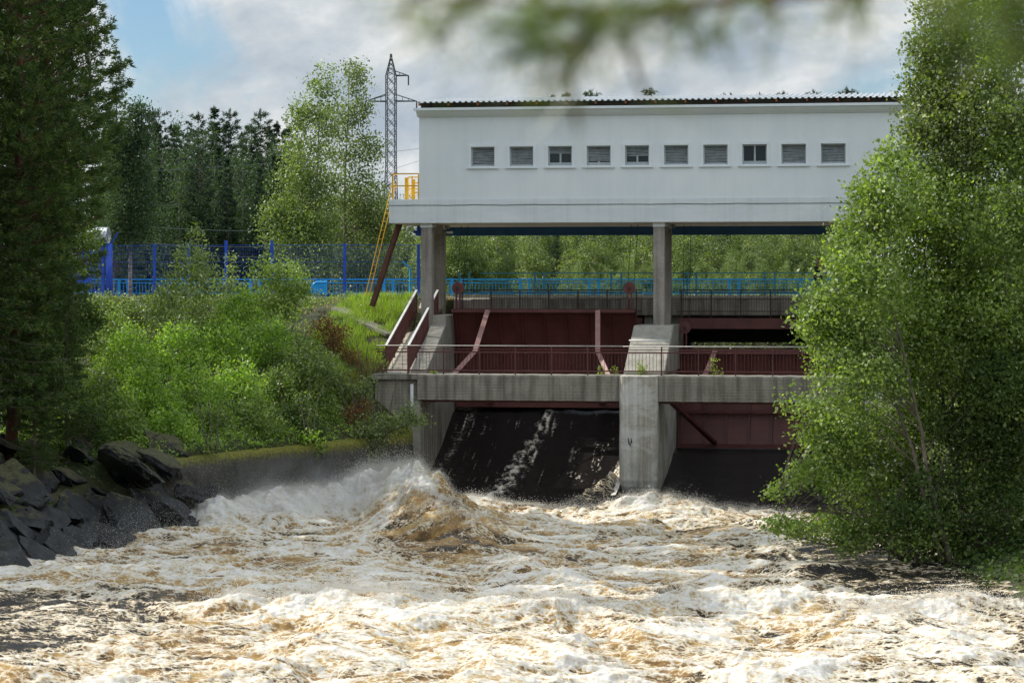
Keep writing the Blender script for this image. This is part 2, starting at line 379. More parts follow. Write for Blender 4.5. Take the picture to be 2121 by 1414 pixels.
# walkway spans
def span(x0, x1, label):
    mb = MB(); n = 60; pts = []
    for i in range(n + 1):
        x = x0 + (x1-x0)*i/n; j = .012 * float(perlin(x*1.5, 1.1, 4)); k = .012 * float(perlin(x*2.5, 5.1, 6))
        pts.append([(x, 0 + j, ZB_ + k), (x, 1.25, ZB_ + k), (x, 1.25, ZT + k), (x, .05 + j, ZT + k), (x, j, ZT - .05 + k)])
    loft(mb, pts); t = thing('walkway_span', label, 'walkway', ((x0+x1)/2, 0, ZB_)); mb.build('beam', M['conc'], t); 
    g = MB(); g.box(x0, x1, .45, .7, ZB_ - .1, ZB_ - .004); g.build('steel_soffit_beam', M['red'], t)
    return t
span(XU(864, 0) + .01, PXL - .01, 'stained concrete walkway beam over the open sluice bay')
span(PXR + .01, P2L - .01, 'stained concrete walkway beam over the closed sluice bay')

# walkway railings: one per bay
def railing(x0, x1, label, first_post):
    t = thing('walkway_railing', label, 'railing', ((x0+x1)/2, .12, ZT)); z1 = ZY(717, .12)
    mb = MB(); mb.tube([(x0, .12, z1), (x1, .12, z1 + .01)], .022, 8); mb.build('handrail', M['galv'], t, True)
    for zz, h in ((z1 - .24, .05), (z1 - .13, .025), (ZT + .16, .05)):
        mb = MB(); mb.box(x0, x1, .10, .14, zz - h/2, zz + h/2); mb.build('rail', M['redl'], t)
    x = first_post
    while x < x1:
        mb = MB(); mb.box(x-.025, x+.025, .09, .145, ZT - .02, z1 - .01); mb.build('post', M['redl'], t); x += 1.42
    mb = MB(); x = x0 + .1
    while x < x1:
        if not (x0 < AXR + .3 and x < AXR - .2 and random.random() < .5): mb.box(x-.007, x+.007, .113, .127, ZT + .16, z1 - .24)
        x += .135
    tag(mb.build('baluster', M['redl'], t), kind='stuff')
railing(XU(780, .12), PXL + .1, 'dark red railing with thin bars on the walkway over the open bay', XU(845, .12))
railing(PXL + .12, P2L, 'dark red railing with thin bars on the walkway past the pier, over the closed bay', PXR + .12)

# ramp up from walkway to bridge, left of the abutment wall
RX0, RX1 = XU(797, 1.3), AXR - .64
rp = thing('ramp', 'sunlit sloping concrete ramp climbing from the walkway to the bridge', 'ramp', ((RX0+RX1)/2, 3, ZT))
mb = MB(); mb.prism([(1.31, 3.9), (8.6, 5.2), (8.6, 7.55), (7.4, 6.95), (1.31, ZT + .02)][::-1], RX0, RX1); mb.build('slab', M['ramp'], rp)
for k in range(13):
    y = 1.7 + k * .42; z = ZT + .02 + (6.95 - ZT - .02) * (y - 1.31) / 6.09
    mb = MB(); mb.box(RX0 + .12, RX1 - .1, y, y + .05, z - .02, z + .022); mb.build('cleat', M['ramp'], rp)
def ramp_rail(x, label):
    t = thing('ramp_railing', label, 'railing', (x, 3, ZT + .3)); S = (6.95 - ZT) / 6.09
    y0, y1 = 1.35, 7.3; za, zb = ZT + .03, ZT + .03 + S * (y1-y0); H = 1.1
    mb = MB(); mb.bar((x, y0-.1, za + H - S*.1), (x, y1, zb + H), .09, .035); mb.build('handrail', M['pipe'], t)
    for o in (.12, H - .12): mb = MB(); mb.bar((x, y0, za + o), (x, y1, zb + o), .035, .05); mb.build('rail', M['redl'], t)
    for k in range(5):
        y = y0 + (y1-y0)*k/4; z = za + S*(y-y0); mb = MB(); mb.box(x-.03, x+.03, y-.03, y+.03, z - .05, z + H - .02); mb.build('post', M['redl'], t)
    mb = MB()
    for k in range(54):
        y = y0 + .06 + (y1-y0-.1)*k/53; z = za + S*(y-y0); mb.box(x-.008, x+.008, y-.03, y+.03, z + .14, z + H - .14)
    tag(mb.build('baluster', M['redl'], t), kind='stuff')
ramp_rail(RX0 + .06, 'dark red ramp railing with pale handrail, on the grass side of the ramp')
ramp_rail(RX1 - .06, 'dark red ramp railing with pale handrail, on the river side of the ramp')

# spillway floors and sill
ap = MB()
pr = [(9, -2), (9, 1.45), (7.0, 1.5), (6.0, 1.35), (4.5, .95), (2.5, .45), (.8, .12), (-1.2, -.12), (-3, -.6), (-3, -2)]
ap.prism(pr, AXR + .0, PXL + .25); ap.prism(pr, PXR - .05, P2L + .25); tag(ap.build('spillway_apron', M['wet']), kind='structure')

# sluice gates (curved skin on arms that meet at a pivot on the pier)
YC, ZC, RR = 1.5, 3.8, 5.9
def ya(z): return YC + math.sqrt(RR*RR - (z-ZC)**2)
def gate(x0, x1, zb, zt, label):
    t = thing('sluice_gate', label, 'sluice gate', ((x0+x1)/2, 6.5, zb)); n = 14
    mb = MB(); loft(mb, [[(x0, ya(z), z), (x1, ya(z), z), (x1, ya(z)+.06, z), (x0, ya(z)+.06, z)] for z in [zb + (zt-zb)*i/n for i in range(n+1)]]); mb.build('skin_plate', M['red'], t)
    for k in range(9):
        x = x0 + .15 + (x1-x0-.3)*k/8
        mb = MB(); loft(mb, [[(x-.03, ya(z)-.12, z), (x+.03, ya(z)-.12, z), (x+.03, ya(z)-.002, z), (x-.03, ya(z)-.002, z)] for z in [zb + .2 + (zt-zb-.36)*i/n for i in range(n+1)]]); mb.build('rib', M['red'], t)
    for z, h in ((zt - .08, .14), (zb + .1, .18), ((zb+zt)/2 - .55, .1)):
        mb = MB(); mb.box(x0, x1, ya(z)-.24, ya(z)-.13, z-h/2, z+h/2); mb.build('girder', M['red'], t)
    for sx, xp, xg in ((1, x0 + .12, x0 + 1.55), (-1, x1 - .12, x1 - 1.55)):
        top = Vector((xg, ya(zt)-.18, zt - .06)); piv = Vector((xp, YC, ZC)); mid = piv.lerp(top, .55) + Vector((sx*.42, .3, -.12))
        mb = MB(); mb.bar(top, mid, .20, .05, (0, 1, 0)); mb.bar(mid, piv, .18, .06, (0, 1, 0)); mb.build('upper_arm', M['pink'], t)
        lo = Vector((xg, ya(zb)-.18, zb + .22)); mb = MB(); mb.bar(lo, piv, .2, .12); mb.build('lower_arm', M['red'], t)
        mb = MB(); mb.tube([piv - Vector((.12, 0, 0)), piv + Vector((.12, 0, 0))], .2, 16); mb.build('pivot', M['brown'], t)
    for x in (x0 + .28, x1 - .25):
        yy = ya(zt) - .1; zz = zt + .86; mb = MB(); mb.tube([(x, yy-.07, zz), (x, yy+.07, zz)], .25, 20); s_ = mb.build('sheave', M['redl'], t)
        mb = MB(); mb.tube([(x, yy-.12, zz), (x, yy+.12, zz)], .06, 10); mb.build('axle', M['brown'], s_)
        mb = MB(); mb.box(x-.10, x-.05, yy-.11, yy+.11, zt, zz+.05); mb.box(x+.05, x+.10, yy-.11, yy+.11, zt, zz+.05); mb.build('bracket', M['redl'], t)
        for o in (-.14, .14):
            mb = MB(); mb.tube([(x+o*.9+.06, yy+.02, zz), (x+o+.1, 7.2, 10.74)], .012, 5); mb.build('hoist_rope', M['cable'], t)
    return t
gate(AXR + .1, PXL - .06, 3.13, 7.26, 'dark red sluice gate raised clear of the water, in the bay left of the pier')
gate(PXR + .1, P2L - .06, 1.53, 5.62, 'dark red sluice gate shut down on its sill, in the bay right of the pier')

# bridge
br = thing('bridge', 'low concrete road bridge behind the sluice gates', 'bridge', (1, 12, 7))
mb = MB(); n = 90; rings = []
for i in range(n + 1):
    x = -8.85 + 19.7 * i / n; e = .07 * float(fbm(x*1.3, 2.2, 3, 8)); f = .05 * float(fbm(x*2.1, 7.2, 3, 2))
    rings.append([(x, 8.75 + e, 6.98), (x, 16.2, 6.98), (x, 16.2, 7.70), (x, 9.05, 7.70), (x, 8.72 + e*1.5, 7.62 + f)])
loft(mb, rings); mb.build('deck', M['conc'], br)
mb = MB(); mb.box(-8.85, 10.85, 9.15, 9.40, 7.702, 7.82); mb.build('kerb', M['ramp'], br)
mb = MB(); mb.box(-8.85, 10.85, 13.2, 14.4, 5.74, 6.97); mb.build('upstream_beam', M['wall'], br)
for x0, x1 in ((PXL, PXR), (P2L, P2R), (AXR - .6, AXR)):
    mb = MB(); mb.box(x0, x1, 9.0, 16.0, -1, 6.96); mb.build('support', M['conc'], br)

# brown catwalk with railing in front of the bridge beam, one per bay
def catwalk(x0, x1, label):
    t = thing('catwalk', label, 'catwalk', ((x0+x1)/2, 8.35, 6.4)); y = 8.4
    mb = MB(); mb.box(x0, x1, y-.12, y+.28, 6.42, 6.86); mb.build('channel', M['red'], t)
    for z, h in ((8.03, .05), (7.92, .035), (7.15, .04)):
        mb = MB(); mb.box(x0, x1, y-.03, y+.02, z-h/2, z+h/2); mb.build('rail', M['brown'], t)
    x = x0 + .1
    while x < x1: mb = MB(); mb.box(x-.025, x+.025, y-.032, y+.022, 6.86, 8.02); mb.build('post', M['brown'], t); x += 1.24
    mb = MB(); x = x0 + .05
    while x < x1: mb.box(x-.006, x+.006, y-.012, y+.0, 6.87, 7.9); x += .11
    tag(mb.build('baluster', M['brown'], t), kind='stuff')
catwalk(AXR + .05, PXL - .02, 'dark brown catwalk with thin railing above the raised gate')
catwalk(PXR + .02, P2L - .02, 'dark brown catwalk with red channel above the shut gate')

# bridge railing near edge (weathered) and the bright railing along the far side of the road
def bars(t, x0, x1, y, z0, z1, step, w, mat, nm='baluster'):
    mb = MB(); x = x0
    while x < x1: mb.box(x-w, x+w, y-.008, y+.008, z0, z1); x += step
    tag(mb.build(nm, mat, t), kind='stuff')
ZR = ZY(564.5, 9.28)
t = thing('bridge_railing', 'weathered pale blue railing along the near edge of the bridge', 'railing', (1, 9.28, 7.8))
for z, h in ((ZR - .02, .045), (ZR - .34, .03), (ZR - .42, .02), (7.95, .035)): mb = MB(); mb.box(-7.8, 10.8, 9.26, 9.30, z-h/2, z+h/2); mb.build('rail', M['teal'], t)
for u in (952, 972, 1108, 1127, 1266, 1287, 1424, 1442, 1584, 1605, 1742, 1762):
    x = XU(u, 9.28); mb = MB(); mb.box(x-.04, x+.04, 9.24, 9.32, 7.82, ZR + .02); mb.build('post', M['teal'], t)
bars(t, -7.7, 10.7, 9.28, 7.95, ZR - .36, .12, .006, M['teal'])
ZF = ZY(577.5, 16.0)
t = thing('roadside_railing', 'bright blue railing along the far side of the road and bridge', 'railing', (-8, 16, 7.7))
for z, h in ((ZF - .02, .06), (ZF - .17, .05), (7.86, .05)): mb = MB(); mb.box(-29, 10.8, 15.97, 16.03, z-h/2, z+h/2); mb.build('rail', M['sky_blue'], t)
x = XU(247, 16); k = 0
while x < 10.6:
    mb = MB(); mb.box(x-.055, x+.055, 15.93, 16.04, 7.7, ZF + .02); mb.build('post', M['sky_blue'], t); x += .42 if k % 2 == 0 else 2.75; k += 1
bars(t, -28.9, 10.7, 16.0, 7.86, ZF - .17, .155, .012, M['sky_blue'])
hoop = MB(); xh = XU(657, 15.6)
hoop.tube([(xh - .45 + .9*k/12, 15.6, 7.75 + .62*math.sin(math.pi*min(k, 6)/12 if k < 6 else math.pi/2)) for k in range(13)], .06, 8); hoop.box(xh-.3, xh+.45, 15.57, 15.63, 7.85, 8.3); hoop.build('end_panel', M['sky_blue'], t)
# ------------------------------------------------------------------ gatehouse on columns
YH = 5.1
ZL, ZLT = ZY(461, YH), ZY(411, YH); HX0, HX1 = XU(806, YH), 13.2
WX0 = XU(868, YH + .03); ZW = ZY(238, YH, 900)
gh = thing('gatehouse', 'long white gate-hoist building raised on concrete columns above the dam', 'building', (2, 8, ZL))
mb = MB(); mb.box(HX0, HX1, YH, 12.6, ZL, ZLT); mb.build('ledge', M['ledge'], gh, bevel=.015)
mb = MB(); mb.box(HX0 - .001 + .05, HX1 - .05, YH + .05, 12.55, ZL - .012, ZL - .003); mb.build('soffit', M['soffit'], gh)
# wall with ten window openings
UC = [1000, 1080, 1160, 1240, 1319.5, 1400.5, 1482, 1563, 1644, 1726]
wz0, wz1 = ZY(341.5, YH, 1360), ZY(301, YH, 1360); ww = .98
wx = [XU(u, YH + .03) for u in UC]
mb = MB(); y0, y1 = YH + .03, YH + .33
mb.box(WX0, HX1 - .1, y0, y1, ZLT - .02, wz0); mb.box(WX0, HX1 - .1, y0, y1, wz1, ZW)
xs = [WX0] + sum([[x - ww/2, x + ww/2] for x in wx], []) + [HX1 - .1]
for k in range(0, len(xs), 2): mb.box(xs[k], xs[k+1], y0, y1, wz0, wz1)
mb.box(WX0, WX0 + .3, y1, 12.5, ZLT - .02, ZW); mb.box(HX1 - .4, HX1 - .1, y1, 12.5, ZLT - .02, ZW); mb.box(WX0 + .3, HX1 - .4, 12.2, 12.5, ZLT - .02, ZW)
mb.build('wall', M['white'], gh)
# thin cable sagging along the wall
mb = MB(); pts = [(HX0 + (HX1-HX0)*k/60, YH - .012, ZY(423.5, YH) + .015*math.sin(k*.9) * (k % 3 == 0)) for k in range(61)]
mb.tube(pts, .011, 5); mb.build('wall_cable', M['cable'], gh)
kinds = 'ccocmccpcc'
for k, (x, kd) in enumerate(zip(wx, kinds)):
    xa, xb = x - ww/2, x + ww/2; f = MB(); yf = YH + .15
    for bx in ((xa, xa+.05, wz0, wz1), (xb-.05, xb, wz0, wz1), (xa+.05, xb-.05, wz0, wz0+.06), (xa+.05, xb-.05, wz1-.05, wz1)): f.box(bx[0], bx[1], yf, yf+.1, bx[2], bx[3])
    w = f.build('window', M['frame'], gh)
    s = MB(); e = .11                                                        # plaster surround and sill
    s.box(xa-e, xa-.003, YH - .005, YH + .03, wz0 - .03, wz1 + e); s.box(xb+.003, xb+e, YH - .005, YH + .03, wz0 - .03, wz1 + e); s.box(xa-.003, xb+.003, YH - .005, YH + .03, wz1 + .003, wz1 + e)
    s.box(xa-e-.06, xb+e+.06, YH - .05, YH + .03, wz0 - .10, wz0 - .03); s.build('surround', M['trim'], w)
    h = wz1 - wz0 - .11; zb = wz0 + .06; frac = {'c': 1, 'o': .36, 'm': .5, 'p': 0}[kd]
    if kd == 'c' and k in (3,): frac = .84
    if frac > 0:
        lv = MB(); ns = int(11 * frac + .5)
        for j in range(ns):
            z = wz1 - .05 - (j + .55) * h / 11; jig = random.uniform(-.011, .011)
            lv.bar((xa + .05, yf + .05, z + jig), (xb - .05, yf + .05, z - jig), .008, .062, (0, .75, 1))
        lv.build('louvre', M['slat'], w)
    if frac < 1:
        gl = MB(); zt = zb + h * (1 - frac); gl.box(xa+.05, xb-.05, yf + .06, yf + .07, zb, zt); gl.build('pane', M['glass'], w)
        mu = MB(); mu.box(x-.035, x+.035, yf - .002, yf + .058, zb, zt); mu.box(xa + .051, xb - .051, yf, yf + .05, zb, zb + .07); mu.build('mullion', M['frame'], w)
    bk = MB(); bk.box(xa + .01, xb - .01, yf + .12, yf + .14, wz0 + .01, wz1 - .01); bk.build('dark_backing', M['blackgap'], w)  # black sheet behind the window, the unlit room's dark in its colour
# cornice, eaves gap, roof
cx0 = XU(856, YH - .35); zc0, zc1 = ZW, ZY(223.5, YH - .35, 900)
mb = MB(); mb.prism([(YH - .02, zc0 - .10), (YH + .4, zc0 - .10), (YH + .4, zc1 - .11), (YH - .30, zc1 - .11), (YH - .18, zc0 + .02)][::-1], cx0 + .10, HX1); mb.build('cornice', M['white'], gh)
mb = MB(); mb.box(cx0, HX1 + .1, YH - .36, YH + .4, zc1 - .105, zc1); mb.build('gutter_slab', M['trim'], gh)
mb = MB(); mb.box(cx0, WX0 + .02, YH + .4, 12.9, zc0 - .05, zc1); mb.build('end_cornice', M['white'], gh)
ze = ZY(213, YH - .25, 900); zr = 16.40; yr = 11.7; RXa = XU(863, YH - .25)
mb = MB(); mb.box(cx0 + .25, HX1, YH - .02, YH + .03, zc1 + .001, ze + .02); mb.build('eaves_gap_strip', M['dark_wood_gap'], gh)  # dark strip filling the open eaves gap, its shade put into the colour
k = 0; x = RXa + .1
while x < HX1:
    mb = MB(); mb.bar((x, YH - .24, ze - .07), (x, yr, zr - .07), .07, .10); mb.build('rafter', M['rust'], gh); x += 1.22; k += 1
rv, rf = [], []; nX = int((HX1 + .2 - RXa) / .035)
for i in range(nX + 1):
    x = RXa + i * .035; c = [0, .0, .055, .055, .055, .0, .0][i % 7]
    rv += [(x, YH - .27, ze + c), (x, yr, zr + c), (x, YH - .27, ze + c - .012), (x, yr, zr + c - .012)]
for i in range(nX):
    a = 4*i; rf += [(a, a+4, a+5, a+1), (a+2, a+3, a+7, a+6), (a, a+2, a+6, a+4), (a+1, a+5, a+7, a+3)]
mb = MB(); mb.add(rv, rf); rf_ = mb.build('roof', M['sheet'], gh)
mb = MB(); mb.prism([(yr + .005, zr - .02), (13.2, zc1 + .4), (13.2, zc1 + .36), (yr + .005, zr - .06)], RXa, HX1 + .2); mb.build('rear_roof', M['sheet'], gh)
mb = MB(); mb.prism([(YH + .1, zc1 + .001), (12.9, zc1 + .001), (12.9, zc1 + .3), (yr, zr - .12), (YH + .1, ze - .05)][::-1], RXa + .5, RXa + .56); mb.build('gable_board', M['dark_wood_gap'], gh)
# columns
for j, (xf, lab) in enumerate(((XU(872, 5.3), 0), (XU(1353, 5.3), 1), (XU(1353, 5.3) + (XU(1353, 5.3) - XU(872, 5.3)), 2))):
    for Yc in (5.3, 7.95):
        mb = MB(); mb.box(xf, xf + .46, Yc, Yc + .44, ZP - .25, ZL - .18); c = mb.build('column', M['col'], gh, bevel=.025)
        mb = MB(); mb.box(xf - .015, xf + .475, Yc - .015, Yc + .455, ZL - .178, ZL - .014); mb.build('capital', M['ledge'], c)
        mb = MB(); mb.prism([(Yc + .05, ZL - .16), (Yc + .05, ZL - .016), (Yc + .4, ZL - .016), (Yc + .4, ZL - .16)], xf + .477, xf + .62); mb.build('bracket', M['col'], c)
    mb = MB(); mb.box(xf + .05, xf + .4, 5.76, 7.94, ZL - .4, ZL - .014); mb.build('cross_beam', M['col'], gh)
mb = MB(); zb = ZY(487.5, 11.4); x0 = XU(863, 11.4)
mb.box(x0, HX1, 11.36, 11.44, zb + .04, ZL - .02); mb.box(x0, HX1, 11.25, 11.55, zb, zb + .04); mb.build('crane_beam', M['navy'], gh)
hk = MB(); q = P(867, 478, 8.6); hk.box(q.x - .1, q.x + .12, 8.5, 8.75, q.z - .18, q.z + .02); hk.tube([(q.x, 8.6, q.z + .02), (q.x, 8.6, ZL - .01)], .06, 8); hk.tube([(q.x - .2, 8.6, q.z - .05), (q.x, 8.6, q.z - .05)], .07, 8)
tag(hk.build('beam_end_stop', M['blue']), 'small blue crane beam end stop under the ledge beside the left column', 'siren')  # blue end stop of the crane beam with its hook
fl = thing('floodlight', 'small white floodlight on the inner left column under the beam', 'floodlight', tuple(P(932, 481, 7.9)))
q = P(932, 481, 7.9); mb = MB(); mb.box(q.x - .14, q.x + .12, 7.8, 8.0, q.z - .06, q.z + .04); mb.build('housing', M['trim'], fl, bevel=.02)
mb = MB(); mb.bar((q.x - .35, 7.98, q.z + .05), (q.x, 7.95, q.z + .05), .03, .03); mb.build('arm', M['steel'], fl)
# yellow landing rail
lr = thing('landing_railing', 'yellow steel safety railing on the open end of the ledge', 'railing', (HX0 + .6, 6.6, ZLT))
zt = ZY(357, YH); X0, X1, Ya, Yb = HX0 + .12, WX0 - .04, YH + .15, 8.4
def yb_(nm, p, q, w=.05): mb = MB(); mb.bar(p, q, w, w); mb.build(nm, M['yellow'], lr)
for x, y in ((X0, Ya), (X1, Ya), (X0, Yb), (X1, Yb), (X0 + .42, 7.2)): yb_('post', (x, y, ZLT + .001), (x, y, zt), .06)
yb_('post', (X0 + .42, Ya + .8, ZLT + .001), (X0 + .42, Ya + .8, zt - .12), .13); yb_('post', (X0 + .72, Ya + .8, ZLT + .001), (X0 + .72, Ya + .8, zt - .2), .13)
for z in (zt, zt - .5):
    yb_('rail', (X0, Ya, z), (X1, Ya, z)); yb_('rail', (X0, Yb, z), (X1, Yb, z)); yb_('rail', (X0, Ya, z), (X0, Ya + .8, z))
yb_('rail', (X0 + .72, Ya + .8, zt - .35), (X1, Ya + .8, zt - .35)); yb_('rail', (X0 + .72, Ya + .8, zt - .75), (X1, Ya + .8, zt - .75))
yb_('brace', (X0, Yb, zt - .1), (X0 + .42, 7.2, ZLT + .1), .03)
# ladder and strut
ld = thing('ladder', 'thin yellow steel ladder slanting down from the ledge to the grass', 'ladder', tuple(P(757, 596, 6)))
def at_(w, Y): a = P(814, 372, 6.0); b = P(757, 612, 6.0); c = a.lerp(b, w); return Vector((c.x, Y, c.z))
for Yl in (6.0, 6.75): mb = MB(); mb.tube([at_(0, Yl), at_(1, Yl)], .020, 6); mb.build('stringer', M['yellow'], ld)
for k in range(13): w = .06 + k*.075; mb = MB(); mb.tube([at_(w, 6.0), at_(w, 6.75)], .014, 5); mb.build('rung', M['yellow'], ld)
st = MB(); a = P(826, 462, 6.4); b = P(769, 634, 6.4); st.bar(a, b, .17, .10, (0, 1, 0)); st.bar(a + Vector((.02, .16, 0)), b + Vector((.02, .16, 0)), .22, .04, (0, 1, 0))
tag(st.build('support_strut', M['strut']), 'dark brown slanting steel strut propping the left end of the ledge', 'strut')

# ------------------------------------------------------------------ fence, pylon, wires
YF = 12.9
fn = thing('mesh_fence', 'tall royal blue wire mesh fence along the near side of the road', 'fence', (-18, YF, 7.7))
PU = [(320, 503), (392, 500), (468, 496), (563, 497), (714, 503), (867, 505)]
for u, v in PU:
    x = XU(u, YF); z = ZY(v, YF); mb = MB(); mb.box(x-.06, x+.06, YF-.06, YF+.06, 7.55, z); mb.build('post', M['blue'], fn, bevel=.01)
for (u0, v0), (u1, v1) in zip([(232, 505)] + PU[:-1], PU):
    x0, x1 = XU(u0, YF) + .07, XU(u1, YF) - .07; z1 = ZY(505, YF) ; mb = MB()
    n = int((x1-x0)/.10)
    for k in range(n + 1): x = x0 + (x1-x0)*k/n; mb.box(x-.003, x+.003, YF-.003, YF+.003, 7.75, z1)
    for k in range(13): z = 7.78 + (z1-7.8)*k/12; w = .009 if k % 4 == 0 else .004; mb.box(x0, x1, YF-.012, YF-.005, z-w, z+w)
    mb.build('mesh_panel', M['blue'], fn)
gt = thing('fence_gate', 'blue barred road gate beside the thick round post, half hidden by pines', 'gate', (XU(195, YF), YF, 7.7))
x0, x1 = XU(120, YF), XU(213, YF)
for z in (8.0, 8.7, 9.75): mb = MB(); mb.box(x0, x1, YF-.03, YF+.03, z-.03, z+.03); mb.build('rail', M['blue'], gt)
for k in range(12): x = x0 + (x1-x0)*k/11; mb = MB(); mb.box(x-.02, x+.02, YF-.02, YF+.02, 7.95, 9.85); mb.build('bar', M['blue'], gt)
mb = MB(); mb.box(x0 + .2, x1 - .5, YF-.05, YF-.035, 8.35, 9.3); mb.build('panel', M['blue'], gt)
gp = thing('gate_post', 'thick round royal blue gate post topped with slanted brackets', 'post', (XU(228, YF), YF, 7.6))
xg = XU(226, YF); zt = ZY(502, YF); mb = MB(); mb.tube([(xg, YF, 7.45), (xg, YF, zt)], .16, 16); mb.build('shaft', M['blue'], gp, True)
mb = MB(); mb.box(xg-.36, xg-.22, YF-.05, YF+.05, 7.5, zt); mb.build('hinge_stile', M['blue'], gp)
for dx in (-.42, .42): mb = MB(); mb.bar((xg + .08*np.sign(dx), YF, zt), (xg + dx, YF, zt + .5), .06, .06); mb.build('bracket', M['blue'], gp)
mb = MB(); mb.box(xg-.2, xg-.14, YF-.03, YF+.03, zt, zt + .62); mb.build('bracket', M['blue'], gp)
cw = MB(); pts = []
for k in range(520): a = k*.42; s = k/519; pts.append((XU(158, YF) + (xg - .02 - XU(158, YF))*s + .02*math.sin(k*2.2), YF + .36*math.cos(a), zt + .38 + .36*math.sin(a)))
cw.tube(pts, .020, 4, False)
tag(cw.build('razor_wire_coil', M['coil']), 'silvery coil of razor wire lying over the blue road gate', 'razor wire')
bp = MB(); x = XU(850, 11.2); z0 = ZY(556, 11.2); bp.tube([(x, 11.2, 7.5), (x, 11.2, z0), (XU(834, 11.2), 11.2, ZY(541, 11.2))], .045, 8)
tag(bp.build('bent_post', M['sky_blue']), 'light blue fence post with bent top beside the left column', 'post')

def pylon(u, d, vtop, label):
    x, y = A(u, d); z0 = gz(x, y) - .2; zt = ZV(vtop, d); sc_ = d / FPX
    t = thing('power_pylon', label, 'pylon', (x, y, z0)); hw = 9.5 * sc_; zc = ZV(157, d); m_ = MB()
    def q(sx, sy, z):
        w = hw * (1 + .75 * max(0, (ZV(330, d) - z) / (ZV(330, d) - z0))) if z < zc else hw * max(.12, 1 - (z - zc) / (zt - zc))
        return Vector((x + sx*w, y + sy*w, z))
    lv = [z0 + (zc - z0)*k/22 for k in range(23)] + [zc + (zt-zc)*k/5 for k in range(1, 6)]
    for sx, sy in ((1, 1), (1, -1), (-1, 1), (-1, -1)):
        l = MB(); l.tube([q(sx, sy, z) for z in lv], .045, 5); l.build('leg', M['steel'], t)
    for i in range(len(lv)-1):
        for (a, b) in (((1, 1), (1, -1)), ((1, -1), (-1, -1)), ((-1, -1), (-1, 1)), ((-1, 1), (1, 1))):
            m_.tube([q(*a, lv[i]), q(*b, lv[i+1])], .03, 4, False); m_.tube([q(*b, lv[i]), q(*a, lv[i+1])], .03, 4, False)
    m_.build('lattice', M['steel'], t)
    def arm(du, v, vup):
        tip = Vector((x + Rx*du*sc_, y + Ry*du*sc_, ZV(v, d))); sg = 1 if du > 0 else -1; k = MB()
        for sy in (1, -1):
            k.tube([q(sg, sy, ZV(v, d)), tip], .06, 5); k.tube([q(sg, sy, ZV(vup, d)), tip], .045, 5)
        for w in (.3, .6): k.tube([q(sg, 1, ZV(v, d)).lerp(tip, w), q(sg, 1, ZV(vup, d)).lerp(tip, w)], .03, 4)
        k.build('crossarm', M['steel'], t); i_ = MB(); i_.tube([tip, tip - Vector((0, 0, 20*sc_))], .07, 6); i_.build('insulator_string', M['cable'], t); return tip - Vector((0, 0, 20*sc_))
    return [arm(36, 157, 147), arm(53, 210, 196), arm(-53, 210, 196)]
tips = pylon(810, 235, 112, 'grey lattice power pylon rising between the birch and the white building')
def wire(p, q, sag, r, label):
    mb = MB(); p = Vector(p); q = Vector(q)
    mb.tube([p.lerp(q, k/24) - Vector((0, 0, sag*4*(k/24)*(1-k/24))) for k in range(25)], r, 4, False)
    tag(mb.build('power_line', M['wire']), label, 'power line', 'power lines along the left forest')
def far(u, v, d): x, y = A(u, d); return Vector((x, y, ZV(v, d)))
wire(tips[2], far(-500, 305, 190), 4, .022, 'power line from the left crossarm of the pylon, crossing the forest')
wire(far(868, 308, 205), far(-400, 372, 130), 0.6, .016, 'single power line running to the white building wall above the yellow railing')
wire(far(900, 322, 200), far(-400, 352, 135), 3, .014, 'power line crossing the middle of the dark left forest')
wire(far(760, 466, 150), far(-300, 372, 120), 1.2, .014, 'uppermost of the three low wires falling rightwards above the mesh fence')
wire(far(760, 500, 150), far(-300, 405, 120), 1.2, .012, 'middle of the three low wires falling rightwards above the mesh fence')
wire(far(760, 520, 150), far(-300, 425, 120), 1.2, .012, 'lowest of the three low wires falling rightwards above the mesh fence')

# bank retaining wall with mossy top
rings = []; wl = [(-14.75, -13.9), (-14.5, -13.2), (-13.6, -11.2), (-12.3, -8.2), (-11.1, -5.6), (-9.9, -3.0), (-9.3, -1.5), (-8.95, -.5), (-8.85, .25)]
wz = [2.15, 2.25, 2.3, 2.33, 2.37, 2.42, 2.62, 2.75, 2.7]; dn = []
for i in range(len(wl)-1):
    for k in range(12): f = k/12; dn.append((wl[i][0]*(1-f)+wl[i+1][0]*f, wl[i][1]*(1-f)+wl[i+1][1]*f, wz[i]*(1-f)+wz[i+1]*f))
for i, (x, y, z) in enumerate(dn):
    a = dn[max(i-1, 0)]; b = dn[min(i+1, len(dn)-1)]; tx, ty = b[0]-a[0], b[1]-a[1]; l = math.hypot(tx, ty); nx_, ny_ = ty/l, -tx/l
    j = [.07*float(fbm(i*.35, k*2.3, 3, 21)) for k in range(5)]; ring = []
    for (o, zz, jj) in ((0, -2, 0), (.05 + j[1], .6, 1), (j[2], 1.5, 1), (-.02 + j[3], z - .14, 1), (-.14, z + j[4]*.6, 1), (-.6, z + .05 + j[3]*.7, 1), (-.75, z - .3, 0), (-.75, -2, 0)): ring.append((x + nx_*o, y + ny_*o, zz))
    rings.append(ring)
mb = MB(); loft(mb, rings)
m, N, L, B = new_mat('bank_wall'); v = mapping(N, L, (1, 1, 1)); g_ = N.new('ShaderNodeNewGeometry')
n1 = noise_node(N, L, v, 1.3, 9, .7); n2 = noise_node(N, L, v, 9, 8, .7); vs = mapping(N, L, (1.8, 1.8, .25)); n3 = noise_node(N, L, vs, 1.4, 7, .65)
base = ramp(N, L, n1.outputs['Fac'], [(.3, (.03, .027, .024)), (.7, (.095, .088, .078))]).outputs['Color']
